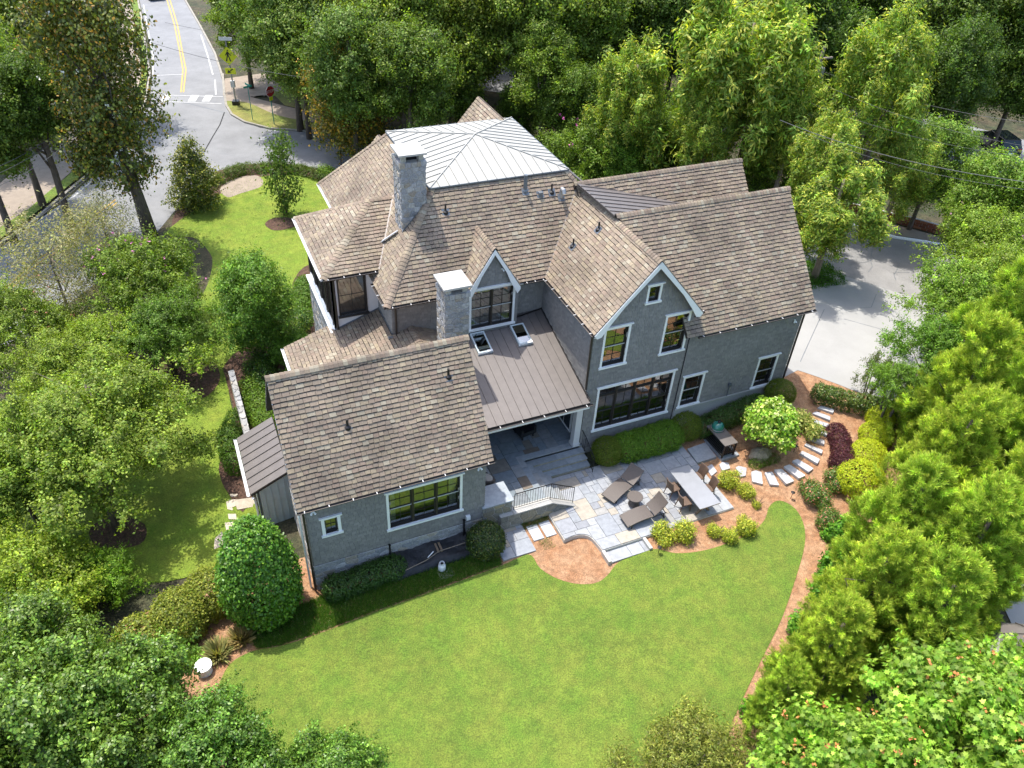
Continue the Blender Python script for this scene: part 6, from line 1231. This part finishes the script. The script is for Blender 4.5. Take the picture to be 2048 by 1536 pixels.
MB().box(-.36, .36, -.75, .75, .78, .82).build('tabletop', 'brown_metal', gt)
for x in (-.32, .32):
    for y in (-.7, .7): MB().box(x-.03, x+.03, y-.03, y+.03, 0, .78).build('leg', 'dark_metal', gt)
    MB().box(x-.015, x+.015, -.7, .7, .08, .14).build('side_rail', 'dark_metal', gt)
for k in range(6): MB().box(-.29+k*.1, -.22+k*.1, -.7, .7, .14, .165).build('shelf_slat', 'dark_metal', gt)
for k in range(4): MB().box(-.2+k*.13, -.17+k*.13, -.72, -.69, .3, .78).build('end_slat', 'dark_metal', gt)
MB().box(-.32, .32, -.72, -.69, .28, .32).build('end_rail', 'dark_metal', gt)
eg = thing('kamado_grill', 'green ceramic egg-shaped charcoal grill set into the table', 'grill', (11.36, -1.55, -1.93+.82)); 
MB().lathe([(.16, -.28), (.27, -.14), (.3, .0), (.305, .06)], 30).build('firebox', 'green_glaze', eg, smooth=True)
MB().lathe([(.312, .055), (.315, .06), (.315, .09), (.312, .095)], 30).build('band', 'galvanised', eg)
MB().lathe([(.303, .096), (.3, .15), (.262, .26), (.19, .34), (.09, .385)], 30).build('dome', 'green_glaze', eg, smooth=True)
MB().lathe([(.07, .375), (.075, .4), (.05, .43), (.055, .46), (.075, .475), (.06, .5)], 16).build('chimney_cap', 'dark_metal', eg)
MB().tube([(-.31, -.12, .05), (-.39, -.08, .07), (-.39, .08, .07), (-.31, .12, .05)], .015, 6).build('handle', 'teak', eg)
wc = thing('wicker_armchair', 'wicker armchair with pale cushion tucked beside the capped stone pier', 'chair', (-.2, -.95, -1.4), None, R(20))
MB().lathe([(.36, 0), (.4, .2), (.42, .42), (.3, .43)], 18).build('seat_frame', 'wicker', wc)
b_ = MB(); vs = []; 
for k in range(13):
    a_ = R(35+k*24.2); hh = .42+.42*math.sin(math.pi*k/12)**.6; vs += [(.4*math.cos(a_), .4*math.sin(a_), .4), (.46*math.cos(a_), .46*math.sin(a_), hh), (.42*math.cos(a_), .42*math.sin(a_), hh), (.36*math.cos(a_), .36*math.sin(a_), .4)]
b_.add(vs, [(4*k+j, 4*k+(j+1) % 4, 4*k+4+(j+1) % 4, 4*k+4+j) for k in range(12) for j in range(4)]); b_.build('backrest', 'wicker', wc)
MB().lathe([(.2, .42), (.3, .45), (.31, .52), (.22, .56)], 18).build('cushion', 'cushion', wc); MB().prism([(-.2, -.22, .5), (-.2, .22, .5), (-.3, .2, .85), (-.3, -.2, .85)], (.12, 0, .03)).build('back_cushion', 'cushion', wc)
def porch_chair(x, y, rz, l):
    t = thing('porch_chair', l, 'chair', (x, y, -1.4), None, rz); MB().box(-.35, .35, -.35, .35, .2, .42).build('seat', 'black_cloth', t); MB().prism([(-.38, -.38, .2), (-.38, .38, .2), (-.5, .36, .9), (-.5, -.36, .9)], (.12, 0, 0)).build('backrest', 'black_cloth', t)
    for s_ in (-1, 1): MB().box(-.38, .36, s_*.36-.05, s_*.36+.05, .2, .62).build('armrest', 'black_cloth', t)
    for a_, b2 in ((-.3, -.3), (.3, -.3), (.3, .3), (-.3, .3)): MB().box(a_-.03, a_+.03, b2-.03, b2+.03, 0, .2).build('leg', 'black_cloth', t)
porch_chair(2.75, 1.55, R(-80), 'black upholstered armchair in the shade of the porch roof')
rt = thing('porch_table', 'black round table deeper under the porch roof', 'table', (2.6, 2.8, -1.4)); MB().lathe([(.6, .7), (.62, .72), (.62, .75), (.6, .76)], 24).build('tabletop', 'black_cloth', rt); MB().lathe([(.25, 0), (.08, .05), (.07, .7)], 12).build('base', 'black_cloth', rt)
# by the pavilion wall: tarp between posts, gas tank on its paver, utility boxes
tp = thing('tarp', 'black tarp weighed down with sticks beside the pavilion foundation', 'tarp', at(-3.4, -3.1)); n_, m_ = 24, 8; rr = random.Random(3); mb = MB()
for i in range(n_+1):
    for j in range(m_+1): x = -1.55+3.2*i/n_; y = -.52+1.0*j/m_; mb.v.append((x, y, .32+.22*j/m_+.05*math.sin(x*4+y*3)+rr.uniform(-.03, .03)-(.25 if j == 0 else 0))); mb.c.append((1, 1, 1))
mb.f = [(i*(m_+1)+j, (i+1)*(m_+1)+j, (i+1)*(m_+1)+j+1, i*(m_+1)+j+1) for i in range(n_) for j in range(m_)]; mb.build('cloth', 'black_cloth', tp, smooth=True)
MB().tube([(-1.2, -.42, .42), (-.3, -.3, .5), (.3, -.1, .56), (1.45, -.05, .55)], .018, 6).build('stick', 'bark_pale', tp); MB().box(.25, .33, -.1, .35, .48, .56).box(.4, .48, -.1, .35, .48, .56).build('timber', 'teak', tp); MB().bar((-.2, -.2, .5), (.1, -.02, .55), .03).build('slat', 'trim_white', tp)
for x, l in ((-4.98, 'black metal post at the left end of the tarp'), (-1.86, 'black metal post at the right end of the tarp')):
    ps = thing('post', l, 'post', at(x, -2.75)); MB().box(-.03, .03, -.03, .03, -.2, 1.35).build('shaft', 'iron', ps); MB().box(-.045, .045, -.045, .045, 1.35, 1.4).build('post_cap', 'iron', ps); MB().tube([(0, -.03, 1.0), (.04, -.35, .5), (0, -.5, .05)], .015, 6).build('brace', 'iron', ps)
gk = thing('gas_tank', 'white propane tank standing on a square paver in the bed', 'gas tank', G(884, 1142)+Vector((0, 0, .06))); MB().lathe([(.11, 0), (.11, .03), (.15, .06), (.155, .1), (.155, .26), (.14, .33), (.07, .38)], 24).build('body', 'tank_white', gk, smooth=True); MB().lathe([(.1, .37), (.105, .38), (.105, .46), (.095, .46), (.095, .38)], 18).build('collar', 'tank_white', gk); MB().lathe([(.03, .37), (.03, .44), (.05, .45)], 8).build('valve', 'dark_metal', gk)
pv = G(892, 1148); pv_ = thing('tank_paver', 'square concrete paver under the propane tank', 'paver', pv); MB().box(-.3, .3, -.25, .25, -.03, .055, (.4, .38, .35)).build('slab', 'stone', pv_)
cy = thing('utility_cylinder', 'white round vent cylinder with lid in the lower left bed', 'vent', G(411, 1345)); MB().lathe([(.26, -.2), (.26, .42)], 28).build('body', 'cream_paint', cy); MB().lathe([(.3, .42), (.3, .48), (.1, .52)], 28).build('lid', 'trim_white', cy); MB().box(-.05, .05, -.05, .05, .5, .56).build('knob', 'cream_paint', cy)
ub = part(MB().box(-1.72, -1.55, WY-.15, WY-.03, -1.12, -.92), 'outlet_box', 'trim_white')
def path_light(px, py, l):
    t = thing('path_light', l, 'light', G(px, py)); MB().tube([(0, 0, -.1), (0, 0, .42)], .013, 6).build('stem', 'dark_metal', t); MB().lathe([(.09, .42), (.1, .43), (.02, .49)], 12).build('shade', 'bronze', t)
path_light(1581, 998, 'dark path light standing in straw left of the rose shrubs'); path_light(1587, 905, 'dark path light half hidden behind the hydrangea tree'); path_light(1316, 1108, 'dark path light under the azaleas near the patio steps')
fn = thing('iron_fence', 'black iron fence end at the left of the rough hedge', 'fence', (0, 0, 0)); fa, fb = G(262, 1268), G(285, 1330)
for k in range(9): p = fa.lerp(fb, k/8); MB().tube([p, p+Vector((0, 0, 1.0))], .012, 5).build('picket', 'iron', fn)
MB().tube([fa+Vector((0, 0, .95)), fb+Vector((0, 0, .95))], .014, 5).tube([fa+Vector((0, 0, .15)), fb+Vector((0, 0, .15))], .014, 5).build('rail', 'iron', fn)
# neighbour's metal roof in the lower right
nb = thing('neighbour_house', "corner of a neighbouring building with a brown standing-seam roof at the right edge", 'house', (0, 0, 0)); zq = 1.2
q = [Pz(*a_, zq) for a_ in ((2003, 1245), (1995, 1335), (2190, 1400), (2230, 1260))]; ap_ = Pz(2110, 1270, zq+.9)
for i in range(4): seam_roof(nb, [q[i], q[(i+1) % 4], ap_], (q[(i+1) % 4]-q[i]), .5, 'brown_metal', name='roof')
MB().prism([p.lerp(sum(q, Vector())/4, .06)-Vector((0, 0, 3.4)) for p in q], (0, 0, 3.3)).build('wall', 'panel_white', nb)

# ------------------------------------------------------------------ street furniture
def face_cam(p): d = CAM-p; return math.atan2(d.y, d.x)+math.pi/2
def post(t, hgt, r_=.035, m='galvanised'): MB().tube([(0, 0, -.2), (0, 0, hgt)], r_, 8).build('post', m, t)
def plate(t, z, pts, m, name='sign_panel', y=-.05, par=None, th=.012): return MB().prism([(x, y, z+q) for x, q in pts], (0, th, 0)).build(name, m, par or t)
p = G(473, 212); cs = thing('crossing_sign', 'yellow pedestrian crossing sign with arrow plate on a leaning pole', 'sign', p, None, face_cam(p)-.25, 1.45); hp_ = 3.9; post(cs, hp_+.35, .05)
pl_ = plate(cs, 3.1, [(0, -.56), (.56, 0), (0, .56), (-.56, 0)], 'sign_yellow'); 
walk = [[(-.02, .3), (.05, .3), (.05, .37), (-.02, .37)], [(-.06, .27), (.06, .27), (.05, .02), (-.07, .02)], [(-.07, .03), (0, .03), (-.1, -.32), (-.17, -.3)], [(-.01, .03), (.06, .03), (.15, -.3), (.08, -.32)], [(.04, .24), (.2, .06), (.16, .03), (.02, .17)], [(-.05, .24), (-.18, .05), (-.14, .03), (-.02, .17)]]
wk = MB()
for w__ in walk: wk.prism([(x, -.056, 3.1+z) for x, z in w__], (0, .005, 0))
wk.build('walking_figure', 'sign_black', pl_)
ar = plate(cs, 2.2, [(-.32, -.18), (.32, -.18), (.32, .18), (-.32, .18)], 'sign_yellow'); MB().prism([(.18, -.056, 2.32), (-.03, -.056, 2.16), (.03, -.056, 2.09), (-.2, -.056, 2.08), (-.12, -.056, 2.27), (-.06, -.056, 2.2), (.13, -.056, 2.36)], (0, .005, 0)).build('arrow', 'sign_black', ar)
plate(cs, 4.12, [(-.4, -.1), (.4, -.1), (.4, .1), (-.4, .1)], 'trim_white', 'light_bar'); MB().box(-.12, .12, -.1, .1, 1.2, 1.6).build('signal_box', 'cream_paint', cs); MB().box(-.2, .2, -.2, .2, -.1, .35).build('base', 'dark_metal', cs)
def octo(r_): return [(r_*math.cos(R(22.5+45*k)), r_*math.sin(R(22.5+45*k))) for k in range(8)]
p = G(549, 252); st = thing('stop_sign', 'red stop sign with small yellow plate on the grass verge', 'sign', p, None, face_cam(p)+.7, 1.25); post(st, 2.85, .03, 'sign_green')
plate(st, 2.45, octo(.40), 'trim_white', 'sign_border', -.045); sp_ = plate(st, 2.45, octo(.37), 'sign_red', 'sign_panel', -.058)
fc = bpy.data.curves.new('STOP', 'FONT'); fc.body = 'STOP'; fc.size = .27; fc.align_x = 'CENTER'; fc.align_y = 'CENTER'; fc.extrude = .002; ft = bpy.data.objects.new('tmp', fc); COL.objects.link(ft); bpy.context.view_layer.update()
me_ = bpy.data.meshes.new_from_object(ft); bpy.data.objects.remove(ft); me_.materials.clear(); fo_ = link('lettering', me_, 'trim_white', sp_); fo_.location = (0, -.062, 2.45); fo_.rotation_euler = (R(90), 0, 0)
plate(st, 1.95, [(-.15, -.13), (.15, -.13), (.15, .13), (-.15, .13)], 'sign_yellow')
p = G(506, 243); nm = thing('street_name_sign', 'thin post with small teal street name blades near the stop sign', 'sign', p, None, .4); post(nm, 3.3, .03, 'sign_green'); MB().box(-.4, .4, -.01, .01, 3.0, 3.16).build('sign_panel', 'sign_green', nm); MB().box(-.01, .01, -.4, .4, 3.18, 3.34).build('sign_panel', 'sign_green', nm)
p = G(683, 334); bs = thing('octagonal_sign', 'back of an octagonal sign with square plate beside the side street', 'sign', p, None, face_cam(p)); post(bs, 2.3, .03, 'dark_metal'); plate(bs, 1.95, octo(.38), 'sign_back', y=.05); plate(bs, 1.35, [(-.2, -.2), (.2, -.2), (.2, .2), (-.2, .2)], 'sign_back', y=.05)
p = G(284, 137); ws_ = thing('warning_sign', 'small yellow warning sign on the left pavement by the road', 'sign', p, None, face_cam(p)+.5); post(ws_, 2.6, .04); plate(ws_, 2.3, [(-.42, -.2), (.42, -.38), (.42, .2), (-.1, .42)], 'sign_yellow')
p = G(1568, 342); up_ = thing('utility_pole', 'leaning grey wooden utility pole behind the garage trees', 'utility pole', p); MB().tube([(0, 0, -.5), (.9, .3, 9.5)], [.17, .12], 10).build('shaft', 'wood_pole', up_); MB().box(-.1, 1.9, .2, .32, 8.6, 8.72).build('crossarm', 'wood_pole', up_); MB().lathe([(.2, 0), (.22, .1), (.22, .7), (.18, .78)], 14, (1.25, .3, 7.2)).build('transformer', 'galvanised', up_)
def wire(l, a_, za, b2, zb, r_=.022, sag=.5, n=1):
    A_, B2 = Pz(*a_, za), Pz(*b2, zb); t = thing('power_line', l, 'cable', (0, 0, 0), 'power lines'); pts = []
    for k in range(17): s_ = k/16; q_ = A_.lerp(B2, s_); q_.z -= sag*4*s_*(1-s_); pts.append(q_)
    MB().tube(pts, r_, 5).build('cable', 'wire', t)
wire('upper of the two thick cables at the left edge below the magnolia', (-40, 348), 3, (190, 200), 3, 0.0180)
wire('lower of the two thick cables at the left edge below the magnolia', (-40, 362), 3, (190, 212), 3, 0.0180)
wire('third cable at the left edge crossing the tan pavement', (-40, 385), 3, (170, 250), 4, 0.0150)
wire('thin cable running along the green verge below the pavement', (-40, 505), 1, (230, 300), 2, 0.0180)
wire('pale cable crossing the main road below the top edge', (262, 72), 4, (690, 165), 3, 0.0168)
wire('thin cable over the road, above the pale one', (330, 45), 4, (760, 90), 4, 0.0120)
wire('highest cable in front of the dark wood at right', (1640, 140), 8, (2100, 250), 9, 0.0108)
wire('second cable in front of the dark wood at right', (1640, 165), 8, (2100, 300), 9, 0.0084)
wire('bright thick cable running down over the spreading tree at right', (1560, 240), 7, (2100, 370), 9, 0.0180)
wire('thin cable just below the bright thick one at right', (1600, 262), 7, (2100, 385), 9, 0.0084)
wire('thin cable passing above the parked car', (1620, 205), 7, (2100, 320), 8, 0.0084)
# cars
def car(loc, rz, label, m='car_paint'):
    t = thing('parked_car', label, 'car', loc, None, rz); L, Wd = 2.3, .92     # nose to +x
    prof = [(-2.25, .35), (-2.3, .75), (-2.2, 1.05), (-1.9, 1.62), (-.3, 1.7), (.45, 1.6), (1.05, 1.08), (2.05, .92), (2.3, .7), (2.28, .32)]
    MB().prism([(x, -Wd, z) for x, z in prof if z < 1.1], (0, 2*Wd, 0)).build('body', m, t)
    cb_ = MB(); lo_, hi = [(-2.15, 1.04), (1.08, 1.04)], [(-1.85, 1.62), (.42, 1.58)]; w1, w2 = .9, .74
    cb_.add([(lo_[0][0], -w1, 1.04), (lo_[1][0], -w1, 1.04), (lo_[1][0], w1, 1.04), (lo_[0][0], w1, 1.04), (hi[0][0], -w2, 1.6), (hi[1][0], -w2, 1.58), (hi[1][0], w2, 1.58), (hi[0][0], w2, 1.6)], [(0, 1, 5, 4), (1, 2, 6, 5), (2, 3, 7, 6), (3, 0, 4, 7)]); cb_.build('window_band', 'car_glass', t)
    MB().box(-1.85, .42, -.75, .75, 1.58, 1.66).build('roof', m, t)
    for x in (-1.9, -.75, .45): 
        for s_ in (-1, 1): MB().bar((x-.03, s_*.88, 1.05), (x*.93, s_*.75, 1.6), .06, .05).build('pillar', m, t)
    for x in (-1.4, 1.4):
        for s_ in (-1, 1):
            w__ = MB().tube([(x, s_*.72, .33), (x, s_*.93, .33)], .34, 18).build('wheel', 'rubber', t); MB().tube([(x, s_*.9, .33), (x, s_*.94, .33)], .2, 12).build('rim', 'galvanised', w__)
    for s_ in (-1, 1): MB().box(-2.33, -2.26, s_*.62-.18, s_*.62+.18, .82, 1.0).build('tail_light', 'red_light', t); MB().box(2.2, 2.3, s_*.6-.2, s_*.6+.2, .66, .82).build('headlight', 'car_glass', t); MB().box(.7, .85, s_*.98-.08, s_*.98+.08, 1.0, 1.15).build('mirror', m, t)
    MB().box(-2.31, -2.28, -.25, .25, .55, .68).build('number_plate', 'trim_white', t)
p = G(1988, 300); car(p+Vector((0, 0, .03)), R(70), 'dark blue hatchback seen through the trees at the right')
p = G(306, -6); car(p+Vector((0, 0, .03)), R(100), 'dark car on the main road cut by the top edge')
# lawn blades: a light nap over the near lawn and the left lawn
tufts('lawn_grass', LAWN, 130000, .085, (.15, .225, .02), 370, 'blade', 'blade', [((.26, .3, .07), .15), ((.1, .22, .02), .15)], off=.03, upz=(.25, 1.1))
tufts('lawn_grass', LAWN2, 60000, .1, (.19, .3, .018), 371, 'blade', 'blade', [((.28, .38, .05), .2)], off=.03, upz=(.25, 1.1))
for P_ in (SH, CAPS, WS, ST): P_.flush()
